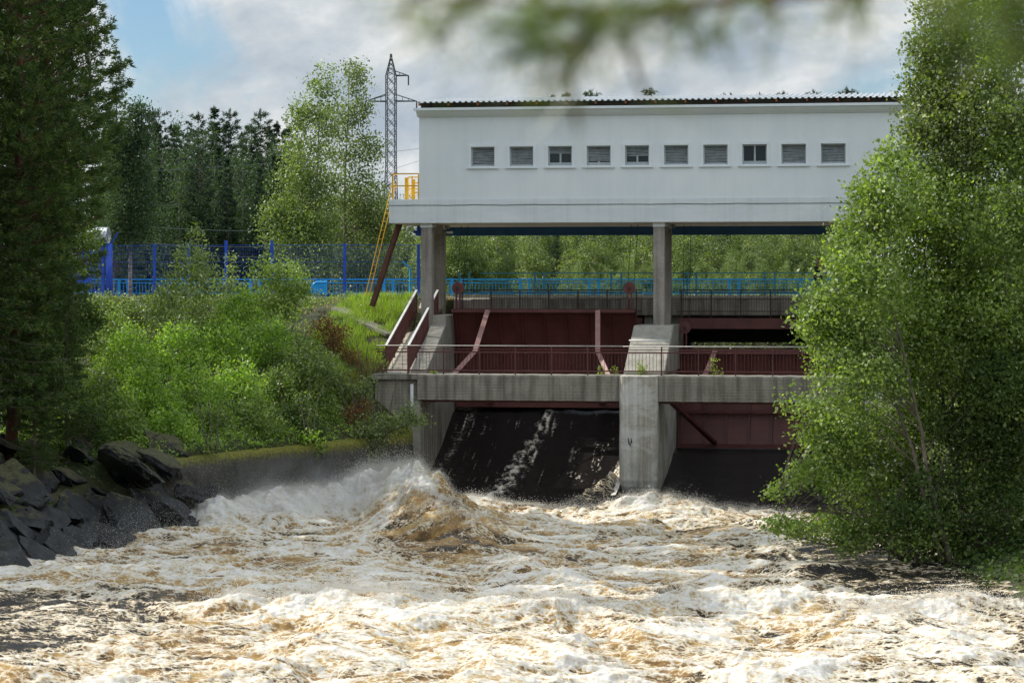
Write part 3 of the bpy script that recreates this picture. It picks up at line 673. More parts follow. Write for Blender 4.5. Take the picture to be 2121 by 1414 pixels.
base = mixc(N, L, ramp(N, L, n3.outputs['Fac'], [(.45, (0,)*3), (.65, (.8,)*3)]).outputs['Color'], base, (.028, .032, .016))
sx = N.new('ShaderNodeSeparateXYZ'); L.new(g_.outputs['Position'], sx.inputs[0])
mz = N.new('ShaderNodeMath'); mz.operation = 'MULTIPLY_ADD'; L.new(n2.outputs['Fac'], mz.inputs[0]); mz.inputs[1].default_value = 1.1; L.new(sx.outputs['Z'], mz.inputs[2])
fm = N.new('ShaderNodeMapRange'); L.new(mz.outputs[0], fm.inputs['Value']); fm.inputs['From Min'].default_value = 2.52; fm.inputs['From Max'].default_value = 2.85
mossc = ramp(N, L, n2.outputs['Fac'], [(.3, (.07, .08, .008)), (.7, (.25, .235, .016))]).outputs['Color']
base = mixc(N, L, fm.outputs['Result'], base, mossc); L.new(base, B.inputs['Base Color']); B.inputs['Roughness'].default_value = .85
b = N.new('ShaderNodeBump'); b.inputs['Strength'].default_value = .9; b.inputs['Distance'].default_value = .08; L.new(n2.outputs['Fac'], b.inputs['Height']); L.new(b.outputs['Normal'], B.inputs['Normal'])
tag(mb.build('retaining_wall', m, smooth=True), 'low dark concrete bank wall with mossy top along the left shore', 'wall')
# ------------------------------------------------------------------ vegetation builders
def leaf_geo(c, L, W, upbias=.35, droop=0.0, g=None):
    g = g or rng; n = len(c)
    nrm = g.normal(size=(n, 3)); nrm[:, 2] += upbias * 2; nrm /= np.linalg.norm(nrm, axis=1)[:, None] + 1e-9
    a = g.normal(size=(n, 3)); a[:, 2] -= droop * 2; a -= nrm * (a * nrm).sum(1)[:, None]; a /= np.linalg.norm(a, axis=1)[:, None] + 1e-9
    b = np.cross(nrm, a); s = g.uniform(.5, 1.45, n)[:, None]
    l = a * L * .5 * s; w = b * W * .5 * s
    V = np.stack([c - l, c + w - l*.1 , c + l, c - w - l*.1], 1).reshape(-1, 3)
    return V, np.arange(4*n, dtype=np.int32).reshape(-1, 4)
def crown_points(lobes, per, sig, gap=.0, g=None):
    """lobes: (x,y,z,rx,ry,rz,n). leaves in small sprays round points spread through every lobe's volume"""
    g = g or rng; out = []; var = []; cl = []
    for (x, y, z, rx, ry, rz, n) in lobes:
        n = int(n); d = g.normal(size=(n, 3)); d /= np.linalg.norm(d, axis=1)[:, None]
        r = g.uniform(0, 1, n) ** (1/2.3); wob = 1 + .30 * perlin(d[:, 0]*2.1 + x, d[:, 2]*2.1 + d[:, 1] + z, 3)
        p = d * (r * wob)[:, None] * np.array([rx, ry, rz]) + np.array([x, y, z])
        if gap:
            k = perlin(p[:, 0]*1.3 + p[:, 1]*.7, p[:, 2]*1.5 - p[:, 1]*.4, 17) > -.5 + gap; p = p[k]
        cl.append(p); m = len(p)
        q = np.repeat(p, per, 0) + g.normal(size=(m*per, 3)) * np.array([sig, sig, sig*.75])
        out.append(q); cv = g.normal(0, .21, m); var.append(np.repeat(cv, per) + g.normal(.47, .13, m*per))
    return np.concatenate(out), np.clip(np.concatenate(var), 0, 1), np.concatenate(cl)
def limbs(mb, axis_pts, rad, cl, n, g=None, rmul=.35, sides=5):
    g = g or rng; ax = [Vector(p) for p in axis_pts]
    for i in g.choice(len(cl), min(n, len(cl)), False):
        c = Vector(cl[i]); best = None
        for k in range(len(ax)-1):
            for w in (0, .25, .5, .75):
                p = ax[k].lerp(ax[k+1], w); dz = c.z - p.z; h = (Vector((c.x, c.y, 0)) - Vector((p.x, p.y, 0))).length
                s = abs(dz - .55*h) + h*.4
                if best is None or s < best[0]: best = (s, p, (k + w) / (len(ax)-1))
        p = best[1]; r0 = max(.010, rad * (1 - best[2]*.85) * rmul); md = p.lerp(c, .5) + Vector((g.normal()*.12, g.normal()*.12, (c-p).length*.09))
        mb.tube([p, p.lerp(md, .55) + Vector((0, 0, .03)), md, c], [r0, r0*.75, r0*.5, .006], sides, False)
def taper(pts, r, tip=.12):
    n = len(pts); return [r * (1 - (1 - tip) * i/(n-1)) for i in range(n)]
def smooth_axis(pts, sub=4, wob=.05):
    pts = [Vector(p) for p in pts]; out = []
    for i in range(len(pts)-1):
        for k in range(sub):
            out.append(pts[i].lerp(pts[i+1], k/sub) + Vector((random.uniform(-wob, wob), random.uniform(-wob, wob), 0)) * (1 if (i or k) else 0))
    return out + [pts[-1]]
def broadleaf(name, label, cat, d, trunks, lobes, leaf=(.10, .07), per=14, sig=.22, lm='lf_alder', bark='bark', dens=1.0, gap=.0, nl=40, group=None, upbias=.35, droop=.2, dd=0, depth=1.0, twig=1.0):
    """trunks: [(radius, [(u,v)...])]; lobes: [(u,v,ru,rv,n)] measured on the photo at distance d, built in metres there"""
    s = d / FPX; u0, v0 = trunks[0][1][0]; x0, y0 = A(u0, d); z0 = ZV(v0, d)
    t = thing(name, label, cat, (x0, y0, z0), group=group); tb = MB(); axes = []
    for (r, pts) in trunks:
        ax = []
        for (u, v) in pts: x, y = A(u, d); ax.append((x, y, ZV(v, d)))
        ax = smooth_axis(ax); axes.append((ax, r)); tb.tube(ax, taper(ax, r), 8)
    L3 = []
    for (u, v, ru, rv, n) in lobes:
        dz = random.uniform(-.6, .6) * ru * s * depth; x, y = A(u, d + dz); L3.append((x, y, ZV(v, d), ru*s, ru*s*depth, rv*s, n * dens))
    pts, var, cl = crown_points(L3, per, sig, gap)
    for (ax, r) in axes: limbs(tb, ax, r, cl, max(4, nl // len(axes)), rmul=.4*twig)
    o = tb.build('trunk', M[bark], t, True)
    V, Fc = leaf_geo(pts, leaf[0], leaf[1], upbias, droop)
    np_mesh('crown' if cat == 'tree' else 'foliage', V - np.array([x0, y0, z0]), Fc, M[lm], t, {'var': np.repeat(var, 4)})
    return t

def conifer(h, cb, rmax, kind='pine', seed=1, dens=1.0, blade=(.16, .02), tuft=12, bark='bark_pine', mat='needle', r0=.2):
    """a conifer at the origin: trunk (with limbs) and crown of needle tufts along the outer limbs"""
    g = np.random.default_rng(seed); t = thing('conifer', None, None); tb = MB()
    bend = [(float(g.normal()*.12), float(g.normal()*.12)) for _ in range(3)]
    def ax(z): f = z/h; return Vector((bend[0][0]*math.sin(f*3)+bend[1][0]*f, bend[0][1]*math.sin(f*2.4)+bend[1][1]*f, z))
    zs = [h*k/16 for k in range(17)]; tb.tube([ax(z) for z in zs], [max(.015, r0*(1-(z/h)**1.2*.97)) for z in zs], 9)
    C = []; D = []; z = cb; step = (.42 if kind == 'spruce' else .50) / dens ** .5
    while z < h - .15:
        f = (z - cb) / (h - cb)
        if kind == 'spruce': rl = rmax * (1 - f) ** .85 + .12
        else: rl = rmax * (min(1, .35 + f*2.2) * (1 - f**2.2) ** .6) + .22
        nb = int(g.integers(4, 7)); a0 = g.uniform(0, 6.28)
        for b in range(nb):
            a = a0 + 6.283*b/nb + g.normal()*.25; l = rl * g.uniform(.6, 1.15)
            if g.uniform() < .1: continue
            up = (-.28 + .35*f if kind == 'spruce' else (.05 + .45*f)) + g.normal()*.1; tipu = .14 if kind == 'spruce' else .22
            p0 = ax(z); dr = np.array([math.cos(a), math.sin(a), 0]); pts = []
            for k in range(5): w = k/4; pts.append(np.array(p0) + dr*l*w + np.array([0, 0, l*(up*w + tipu*w*w)]))
            tb.tube(pts, [.012 + .02*l*(1-k/4)*.5 for k in range(5)], 4, False)
            nt = max(4, int(l / .085 * dens))
            for q in range(nt):
                w = (.18 if kind == 'spruce' else .34) + (.82 if kind == 'spruce' else .66) * g.uniform() ** .7; i = min(3, int(w*4)); fr = w*4 - i
                p = pts[i]*(1-fr) + pts[i+1]*fr; side = g.normal() * l * .20 * (1.1 - w*.5)
                pr = np.array([-dr[1], dr[0], 0]); p = p + pr*side + np.array([0, 0, g.normal()*.07 - (abs(side)*.25 if kind == 'spruce' else 0)])
                C.append(p); dv = dr + pr*np.sign(side)*.7 + np.array([0, 0, .35 if kind == 'pine' else -.15]); D.append(dv/np.linalg.norm(dv))
        z += step * g.uniform(.75, 1.25)
    for k in range(6): C.append(np.array(ax(h - .05*k*3))); D.append(np.array([0, 0, 1.]))
    C = np.array(C); D = np.array(D); n = len(C)
    base = np.repeat(C, tuft, 0); dd = np.repeat(D, tuft, 0) + g.normal(size=(n*tuft, 3)) * (.62 if kind == 'pine' else .5)
    dd /= np.linalg.norm(dd, axis=1)[:, None]; base = base + dd*.03 + g.normal(size=base.shape)*.05
    sd = np.cross(dd, g.normal(size=dd.shape)); sd /= np.linalg.norm(sd, axis=1)[:, None] + 1e-9
    ln = blade[0]*g.uniform(.6, 1.3, len(dd))[:, None]; w = blade[1]
    V = np.stack([base - sd*w, base + sd*w, base + dd*ln], 1).reshape(-1, 3)
    var = np.clip(np.repeat(np.repeat(g.normal(.45, .2, n), tuft) + g.normal(0, .12, n*tuft), 3), 0, 1)
    tb.build('trunk', M[bark], t, True)
    np_mesh('crown', V, np.arange(len(V)).reshape(-1, 3), M[mat], t, {'var': var})
    return t
def place(o, x, y, z, rz=0, s=1.0, name=None, label=None, cat='tree', group=None):
    o.location = (x, y, z); o.rotation_euler = (0, 0, rz); o.scale = (s, s, s)
    if name: o.name = name
    return tag(o, label, cat, group)
# ------------------------------------------------------------------ right bank: alders and birches standing in the shallows
def RT(*a, **k): k.setdefault('dens', 1.12); k.setdefault('leaf', (.115, .08)); k.setdefault('per', 15); k.setdefault('sig', .21); return broadleaf(*a, **k)
RT('alder_tree', 'alder leaning left over the river, its crown in front of the white wall', 'tree', 71,
   [(.10, [(1968, 1172), (1930, 1010), (1900, 860), (1850, 650), (1800, 480)]), (.07, [(1955, 1170), (1890, 930), (1830, 760), (1770, 600)])],
   [(1775, 590, 95, 100, 330), (1800, 480, 75, 85, 240), (1745, 690, 95, 80, 300), (1775, 790, 110, 80, 300), (1698, 650, 50, 60, 110), (1845, 400, 75, 80, 230), (1735, 520, 30, 60, 50), (1850, 330, 40, 50, 70), (1800, 400, 40, 60, 60)], nl=120, gap=.17)
RT('alder_tree', 'low alder with limbs reaching out over the water by the closed sluice bay', 'tree', 72.5,
   [(.08, [(1872, 1160), (1800, 1105), (1735, 1062), (1690, 1000)]), (.05, [(1880, 1162), (1790, 960), (1720, 840)]), (.03, [(1735, 1062), (1660, 1050), (1610, 1020)]), (.025, [(1800, 1105), (1720, 1130), (1640, 1110), (1600, 1098)])],
   [(1775, 880, 115, 75, 330), (1725, 965, 70, 55, 150), (1790, 1010, 100, 55, 230), (1665, 840, 42, 26, 46), (1690, 890, 45, 45, 70), (1640, 995, 42, 30, 36), (1605, 1018, 22, 14, 14), (1640, 1095, 50, 18, 40), (1715, 1095, 60, 26, 60), (1600, 1085, 20, 16, 14), (1850, 960, 70, 80, 160), (1800, 1090, 90, 35, 110), (1900, 1110, 100, 40, 130), (1760, 1120, 60, 22, 50), (1980, 1120, 90, 40, 110)], nl=110, gap=.17)
RT('birch_tree', 'tallest birch on the right bank, its leafy top left of the frame corner', 'tree', 73.5,
   [(.12, [(2085, 1160), (2070, 900), (2040, 600), (2005, 300), (1990, -20)]), (.08, [(2095, 1160), (2060, 800), (1990, 450), (1950, 200)])],
   [(1990, 20, 100, 95, 380), (1950, 125, 80, 100, 340), (1915, 110, 30, 70, 70), (2050, 130, 90, 90, 330), (2025, 250, 140, 95, 480), (1925, 250, 60, 65, 160), (1965, 350, 120, 85, 400), (1890, 300, 50, 50, 80), (1900, 180, 28, 40, 40)], lm='lf_birch', bark='bark_birch', nl=120, droop=.6, gap=.15)
RT('birch_tree', 'birch at the right frame edge with pale slender trunk', 'tree', 72,
   [(.10, [(2140, 1160), (2105, 800), (2090, 500), (2095, 60)]), (.06, [(2060, 1160), (2075, 700), (2100, 300)])],
   [(2090, 60, 80, 110, 330), (2110, 290, 85, 110, 340), (2090, 470, 95, 95, 380), (2095, 650, 90, 100, 300), (2110, 820, 80, 80, 160)], bark='bark_birch', nl=90, droop=.4, gap=.15)
RT('alder_tree', 'bushy alder in the middle of the right bank grove', 'tree', 73,
   [(.08, [(2010, 1165), (1965, 900), (1935, 700), (1910, 480)]), (.06, [(1990, 1165), (1985, 900), (1960, 700)])],
   [(1895, 490, 100, 90, 400), (1965, 570, 105, 90, 420), (1880, 640, 110, 85, 420), (1960, 720, 105, 85, 360), (1870, 760, 105, 80, 360), (2030, 640, 90, 90, 320), (1940, 420, 90, 80, 300), (1900, 860, 90, 60, 190)], nl=110, gap=.17)
RT('alder_tree', 'dark undergrowth alder with many thin bare stems at the right waterline', 'tree', 71.5,
   [(.045, [(2050, 1165), (2035, 950), (2040, 750)]), (.04, [(1935, 1172), (1925, 1000), (1935, 850)]), (.04, [(1900, 1165), (1905, 1040)]), (.035, [(2085, 1168), (2080, 950)]), (.045, [(2115, 1185), (1990, 1050), (1940, 980)]), (.03, [(1945, 1172), (1950, 1010)]), (.03, [(1840, 1160), (1850, 1040)])],
   [(2010, 880, 110, 75, 250), (2080, 930, 80, 80, 190), (1960, 1000, 110, 60, 190), (2085, 1040, 70, 70, 150), (1900, 1060, 90, 45, 130), (2110, 1140, 60, 45, 110), (2010, 1100, 110, 45, 150), (2060, 800, 90, 80, 200)], lm='lf_dark', nl=90, gap=.1)

# ------------------------------------------------------------------ birches behind the fence on the left
broadleaf('birch_tree', 'tall pale birch in front of the pylon, the right one of the twin tops', 'tree', 128,
   [(.11, [(713, 612), (714, 400), (722, 150)])],
   [(730, 165, 32, 38, 60), (742, 222, 30, 48, 65), (700, 250, 45, 50, 80), (766, 305, 30, 42, 55), (720, 320, 65, 50, 120), (745, 395, 52, 50, 140), (770, 460, 45, 60, 170), (715, 470, 70, 60, 200), (760, 550, 60, 50, 160), (720, 560, 60, 50, 150), (800, 480, 18, 50, 40)],
   leaf=(.125, .09), per=16, dens=1.5, sig=.27, lm='lf_birch', bark='bark_birch', nl=70, droop=.6, gap=.22)
broadleaf('birch_tree', 'broad pale birch beside the dark forest, the left one of the twin tops', 'tree', 126,
   [(.12, [(657, 612), (655, 450), (664, 180)]), (.06, [(640, 612), (625, 420), (620, 260)])],
   [(672, 175, 32, 40, 70), (655, 240, 50, 45, 100), (620, 240, 26, 40, 40), (640, 310, 60, 55, 140), (665, 380, 60, 50, 140), (610, 370, 45, 50, 120), (600, 435, 55, 45, 160), (565, 450, 26, 26, 50), (650, 460, 65, 55, 190), (600, 500, 60, 40, 140), (660, 540, 70, 50, 180)],
   leaf=(.125, .09), per=16, dens=1.5, sig=.27, lm='lf_grey', bark='bark_birch', nl=70, droop=.6, gap=.22)

# ------------------------------------------------------------------ thicket on the left bank
def SH(label, d, base, lobes, lm='lf_willow', **k):
    u, v = base; k.setdefault('leaf', (.105, .062)); k.setdefault('per', 12); k.setdefault('sig', .15)
    tr = [(.03, [(u + o*8, v), (u + o*18, v - 60), (u + o*30 + random.uniform(-6, 6), v - 120)]) for o in (-1, 0, 1)]
    return broadleaf('shrub', label, 'shrub', d, tr, lobes, lm=lm, nl=24, twig=.8, group=None, **k)
def blob(u, v, n=150, r=62): return [(u, v, r, r*.8, n), (u - r*.6, v + r*.35, r*.6, r*.6, n*.4), (u + r*.6, v + r*.3, r*.6, r*.6, n*.4), (u + r*.15, v - r*.6, r*.35, r*.5, n*.2), (u - r*.4, v - r*.5, r*.3, r*.45, n*.16)]
SH('pale tall willow rising highest of the bank thicket before the blue mesh fence', 97, (400, 760), [(408, 492, 16, 32, 22), (395, 545, 48, 45, 110), (425, 560, 35, 40, 60), (400, 610, 80, 55, 240), (350, 600, 32, 45, 50), (385, 680, 90, 60, 240), (330, 640, 40, 40, 80)], 'lf_grey')
SH('thin pale sapling sticking up between two bushes before the fence', 98, (478, 720), [(478, 545, 9, 34, 14), (478, 590, 24, 34, 40), (485, 640, 40, 40, 80)], 'lf_grey')
SH('dark green bush next to the reddish dead shrub, top of the bank', 97, (590, 720), [(560, 565, 52, 36, 120), (600, 590, 48, 48, 150), (580, 630, 62, 42, 200), (540, 620, 45, 45, 110), (625, 600, 24, 32, 40)], 'lf_alder')
SH('rounded bush under the thin sapling at the top of the bank', 96, (490, 760), blob(495, 660, 170, 60))
SH('bush at the fence gate post, near the pines', 93, (235, 760), blob(232, 690, 150, 55), 'lf_alder')
SH('small weedy bush at the road edge left of the tall pale willow', 99, (290, 700), [(285, 640, 45, 22, 70), (240, 630, 35, 20, 50), (210, 625, 30, 22, 40)], 'lf_grey')
for (lab, d, u, v, n, r, lm) in (
   ('bright green willow at the left end of the thicket, upper row', 91.5, 270, 745, 230, 72, 'lf_willow'), ('bright green willow in the upper row, below the tall pale willow', 92.5, 375, 735, 240, 74, 'lf_willow'),
   ('bright green willow in the middle of the upper thicket row', 93.5, 470, 735, 240, 74, 'lf_willow'), ('bright green willow in the upper row, below the dark green bush', 94, 565, 725, 230, 70, 'lf_willow'),
   ('greyish willow at the right end of the thicket, beside the dead shrub', 93, 640, 760, 210, 58, 'lf_grey'),
   ('dim bush where the thicket meets the pines, middle row', 86, 205, 820, 190, 62, 'lf_alder'), ('lush willow in the middle row, second from the pines', 87, 300, 820, 230, 70, 'lf_willow'),
   ('lush willow at the centre of the thicket, middle row', 89, 400, 820, 250, 74, 'lf_willow'), ('lush willow in the middle row, third from the abutment side', 90.5, 495, 820, 250, 74, 'lf_willow'),
   ('lush willow in the middle row, second from the abutment side', 91.5, 585, 825, 240, 70, 'lf_alder'), ('dark willow at the right edge of the thicket, middle row', 92, 655, 840, 170, 50, 'lf_alder'),
   ('low bush over the mossy wall end nearest the rocks', 84, 265, 895, 150, 50, 'lf_alder'), ('low bush over the mossy wall, second from the rocks', 85, 350, 895, 170, 54, 'lf_willow'),
   ('low bush over the middle of the mossy wall', 87, 440, 890, 180, 56, 'lf_alder'), ('low dark bush over the mossy wall below the thicket centre', 88.5, 530, 880, 180, 56, 'lf_alder'), ('low dark bush over the mossy wall near its right end', 90, 615, 880, 160, 50, 'lf_dark')):
    SH(lab, d, (u, v + r*1.1), blob(u, v, n, r), lm)
SH('small fern tuft on top of the mossy wall', 84.3, (436, 935), [(436, 925, 20, 12, 16)], 'lf_grey')
SH('leafy sprig hanging down the bank wall face beside the abutment', 91.6, (790, 905), [(780, 920, 18, 30, 22), (768, 960, 14, 26, 16), (790, 980, 12, 14, 8)], 'lf_grey')
SH('yellowish sprig drooping over the middle of the bank wall', 89, (640, 900), [(640, 905, 22, 16, 22), (660, 930, 18, 14, 18), (600, 895, 14, 14, 12)], 'lf_willow')
SH('pale arching shrub in front of the abutment with bare twigs to the right', 91.7, (790, 905), [(815, 880, 45, 26, 80), (850, 860, 28, 28, 40), (780, 890, 40, 24, 60), (870, 875, 24, 14, 14), (745, 890, 30, 24, 40)], 'lf_grey')
SH('reddish brown dead shrub on the grass slope', 96.5, (690, 770), [(668, 672, 26, 26, 60), (695, 690, 28, 24, 60), (690, 725, 36, 26, 70), (725, 738, 22, 18, 30)], 'dead', leaf=(.09, .055))
SH('leafless brown brush heaped beside the ramp foot', 95, (760, 800), [(755, 755, 36, 34, 60), (725, 790, 34, 26, 50)], 'dead', leaf=(.10, .02))
SH('reddish dry brush low on the bank left of the abutment', 92.5, (730, 900), [(735, 860, 34, 30, 90), (715, 880, 30, 20, 50), (750, 835, 22, 18, 30)], 'dead', leaf=(.08, .03))
SH('green and straw weeds between the dead brush and the abutment', 93.2, (745, 850), [(740, 820, 32, 24, 70), (705, 800, 24, 28, 50), (758, 800, 16, 22, 30)], 'lf_grey')
def weed(label, u, v, Y, h, n, lm='lf_willow'):
    d = (P(u, v, Y) - cam.location).length
    return broadleaf('weed', label, 'weed', d, [(.008, [(u, v), (u+1, v - h*.5), (u, v - h)]), (.007, [(u, v), (u + h*.3, v - h*.7)])], [(u, v - h*.5, h*.35, h*.5, n), (u + h*.2, v - h*.2, h*.3, h*.25, n*.5)], leaf=(.07, .045), per=5, sig=.05, lm=lm, nl=6)
weed('yellow green weed at the foot of the sloped pier head', 1326, 776, .5, 34, 34, 'grassm')
weed('slender weed behind the railing right of the pier', 1478, 778, .4, 40, 22, 'grassm')
weed('small weed at the right end of the open bay walkway', 1272, 777, .3, 22, 10, 'grassm')
weed('tiny weed left of the slanted gate arm, near the pier', 1246, 777, .3, 22, 10, 'grassm')
weed('low weed on the walkway at the ramp foot', 897, 776, .4, 11, 14, 'grassm')
weed('thin weed behind the leftmost railing bars', 793, 774, .5, 38, 14, 'grassm')
weed('leafy weed hanging from the bridge edge above the closed bay', 1582, 626, 8.7, 22, 26, 'grassm')
weed('tall weed growing through the bridge railing', 1588, 610, 9.1, 44, 18, 'grassm')

# grass
gxs = rng.uniform(-13.5, -8.9, 26000); gys = rng.uniform(-1, 10.0, 26000)
keep = (gxs < XU(800, 3) - .15 + (gys - 3) * .02) & (perlin(gxs*1.1, gys*1.1, 31) > -.35)
gxs, gys = gxs[keep], gys[keep]; gzs = land(gxs, gys); n = len(gxs)
def blades(x, y, z, h, w, g):
    n = len(x); a = g.uniform(0, 6.28, n); ln = g.normal(0, .35, (n, 2)); hh = h * g.uniform(.5, 1.3, n)
    b0 = np.stack([x, y, z - .03], -1); s = np.stack([np.cos(a), np.sin(a), 0*a], -1) * w; tp = b0 + np.stack([ln[:, 0]*hh, ln[:, 1]*hh, hh], -1)
    V = np.stack([b0 - s, b0 + s, tp], 1).reshape(-1, 3); return V, np.arange(3*n).reshape(-1, 3), np.repeat(np.clip(g.normal(.5, .22, n), 0, 1), 3)
V, Fc, va = blades(gxs, gys, gzs, .34, .016, rng); tag(np_mesh('grass', V, Fc, M['grassm'], None, {'var': va}), 'bright green grass on the slope beside the ramp', 'grass', kind='stuff')
dx_ = rng.uniform(-30, -9, 9000); dy_ = rng.uniform(-8, 10.1, 9000); k = perlin(dx_*.7, dy_*.7, 41) > .05; dx_, dy_ = dx_[k], dy_[k]
V, Fc, va = blades(dx_, dy_, land(dx_, dy_), .30, .014, rng); tag(np_mesh('dry_grass', V, Fc, M['straw'], None, {'var': va}), 'scattered straw coloured grass on the left bank', 'grass', kind='stuff')

# ------------------------------------------------------------------ conifers on the left bank
pA = conifer(25, 2.2, 2.9, 'pine', 3, 1.25, (.17, .026), 13, r0=.21)
pB = conifer(21, 2.5, 2.6, 'spruce', 5, 1.1, (.17, .028), 12, r0=.18, bark='bark')
pC = conifer(23, 6.5, 2.6, 'pine', 9, 1.2, (.17, .026), 13, r0=.19)
def onbank(o, u, d, rz, s, name, label, group=None, copy=True):
    x, y = A(u, d); o = copy_tree(o) if copy else o
    return place(o, x, y, gz(x, y) - .1, rz, s, name, label, 'tree', group)
onbank(pB, 72, 85, 3.3, .58, 'spruce_tree', 'dense dark spruce just right of the reddish pine trunk')
onbank(pB, -12, 78, 1.3, .85, 'spruce_tree', 'spruce with its limbs reaching in from the left frame edge')
onbank(pA, 22, 79.5, .4, 1.0, 'pine_tree', 'tall pine with reddish trunk at the left frame edge', copy=False)
onbank(pC, 100, 87, 1.9, 1.0, 'pine_tree', 'tall dark pine whose bristly right side stands against the sky', copy=False)
onbank(pA, 140, 97, 3.9, .80, 'pine_tree', 'dark pine behind the foremost pines, its right limbs over the road gate')
onbank(pB, 60, 90, .7, 1.0, 'spruce_tree', 'dark spruce filling the gap behind the reddish pine trunk', copy=False)
onbank(pB, 238, 122, 2.2, .62, 'spruce_tree', 'short spruce at the right edge of the dark pine group')
onbank(pC, -20, 84, 4.4, .95, 'pine_tree', 'pine half cut off by the left frame edge')
onbank(pB, 140, 82, 5.0, .34, 'spruce_tree', 'young spruce low among the pine trunks')
onbank(pB, 70, 78.6, 2.9, .30, 'spruce_tree', 'small spruce in the shade at the foot of the pines')
onbank(pB, 20, 83, 1.0, .42, 'spruce_tree', 'young spruce at the left frame edge under the pines')
broadleaf('birch_tree', 'dark birch with drooping top between the pines and the forest', 'tree', 112, [(.10, [(270, 620), (272, 400), (282, 225)])],
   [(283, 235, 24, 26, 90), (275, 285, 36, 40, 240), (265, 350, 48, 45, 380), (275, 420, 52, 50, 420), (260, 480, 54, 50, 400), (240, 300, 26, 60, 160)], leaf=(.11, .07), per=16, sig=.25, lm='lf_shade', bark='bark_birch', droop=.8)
broadleaf('shrub', 'leafy bush with yellowish leaves in front of the blue road gate', 'shrub', 88, [(.04, [(150, 700), (155, 600), (165, 520)])],
   [(165, 490, 42, 28, 60), (190, 500, 18, 18, 20), (150, 540, 40, 30, 60), (120, 480, 40, 40, 60)], leaf=(.10, .07), per=12, sig=.2, lm='lf_alder')
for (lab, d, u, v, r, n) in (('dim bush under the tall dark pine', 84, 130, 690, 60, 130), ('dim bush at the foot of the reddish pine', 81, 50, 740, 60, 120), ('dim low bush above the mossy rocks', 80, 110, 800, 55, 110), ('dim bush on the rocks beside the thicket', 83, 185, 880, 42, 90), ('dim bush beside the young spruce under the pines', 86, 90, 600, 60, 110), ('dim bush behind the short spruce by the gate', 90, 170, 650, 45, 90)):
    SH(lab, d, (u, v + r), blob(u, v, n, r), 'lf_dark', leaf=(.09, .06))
for i, (x, y, rz, s, o) in enumerate(((-25, -21, 1, 1.0, pA), (-29, -14, 2, .95, pC), (-22.5, -27, 3, .92, pC), (-31, -25, 4, 1.0, pB), (-25, -27, 5, .9, pA), (-36, -17, .5, 1.05, pC), (-20, -22, 1.5, .8, pB), (-22, -24, 2.5, .9, pB), (-24.5, -16, 4.1, 1.0, pB))):
    place(copy_tree(o), x, y, gz(x, y) - .1, rz, s, 'pine_tree' if o is not pB else 'spruce_tree', 'dark conifer of the left bank wood, just outside the left frame edge', 'tree', 'conifers of the left bank wood')

# ------------------------------------------------------------------ forest behind: conifers and birches copied from a few models
fP = conifer(16, 3.2, 1.7, 'pine', 21, .9, (.24, .034), 10, mat='needle_far', r0=.14)
fS = conifer(17, 1.5, 1.9, 'spruce', 22, .85, (.25, .038), 11, mat='needle_far', bark='bark', r0=.15)
fS2 = conifer(15, 1.0, 1.5, 'spruce', 25, .9, (.25, .038), 11, mat='needle_far', bark='bark', r0=.13)
def far_birch(h, r, seed, lm):
    g = np.random.default_rng(seed); t = thing('birch_tree', None, None); tb = MB(); ax = smooth_axis([(0, 0, 0), (.1, .05, h*.5), (.0, .1, h*.97)], 5, .06); tb.tube(ax, taper(ax, .11), 7)
    lo = [(g.normal()*r*.32, g.normal()*r*.32, h*f, r*w*g.uniform(.8, 1.15), r*w, h*.10, 70*w*w+12) for f, w in ((.16, .7), (.26, .9), (.36, 1), (.45, 1), (.54, .95), (.63, .8), (.72, .7), (.8, .55), (.88, .4), (.95, .22))]
    lo += [(math.cos(a)*r*.7, math.sin(a)*r*.7, h*g.uniform(.2, .65), r*.45, r*.45, h*.07, 26) for a in g.uniform(0, 6.28, 9)]
    pts, var, cl = crown_points(lo, 15, .30, .03, g); limbs(tb, ax, .11, cl, 40, g); tb.build('trunk', M['bark_birch'], t, True)
    V, Fc = leaf_geo(pts, .19, .13, .3, .5, g); np_mesh('crown', V, Fc, M[lm], t, {'var': np.repeat(var, 4)}); return t
fB = far_birch(14, 2.5, 31, 'lf_far'); fB2 = far_birch(12.5, 2.2, 32, 'lf_birch'); fB3 = far_birch(13, 2.4, 33, 'lf_grey'); fD = far_birch(13.5, 2.5, 34, 'lf_shade')
used = set()
def far_tree(o, x, y, rz, s, label, group):
    c = o if o.as_pointer() not in used else copy_tree(o)
    nm = 'birch_tree' if o in (fB, fB2, fB3, fD) else ('pine_tree' if o is fP else 'spruce_tree')
    used.add(o.as_pointer())
    place(c, x, y, gz(x, y) - .15, rz, s, None, label, 'tree', group); c.name = nm
    return c
gq = np.random.default_rng(77)
# left forest u 260..620, two rows of crowns with single taller tops
tops = [(305, 228, fP), (335, 225, fP), (404, 232, fP), (450, 222, fS2), (486, 226, fP), (548, 226, fP), (575, 250, fS), (592, 262, fS2), (385, 250, fD), (425, 262, fD), (470, 252, fS), (520, 262, fD), (365, 262, fS), (320, 250, fS)]
ordn = 'first second third fourth fifth sixth seventh eighth ninth tenth eleventh twelfth thirteenth fourteenth'.split()
st = sorted(tops, key=lambda q: q[0])
for k, (u, v, o) in enumerate(st):
    d = 195 + gq.uniform(-6, 10); x, y = A(u, d); z = gz(x, y); H = {fP: 16, fS: 17, fS2: 15, fD: 13.5}[o]
    kind = {fP: 'pine', fS: 'spruce', fS2: 'spruce', fD: 'birch'}[o]
    far_tree(o, x, y, gq.uniform(0, 6), (ZV(v, d) - z)/H, f'{kind} in the dark left forest, {ordn[k]} treetop counted from the pine group', 'treetops of the dark left forest')
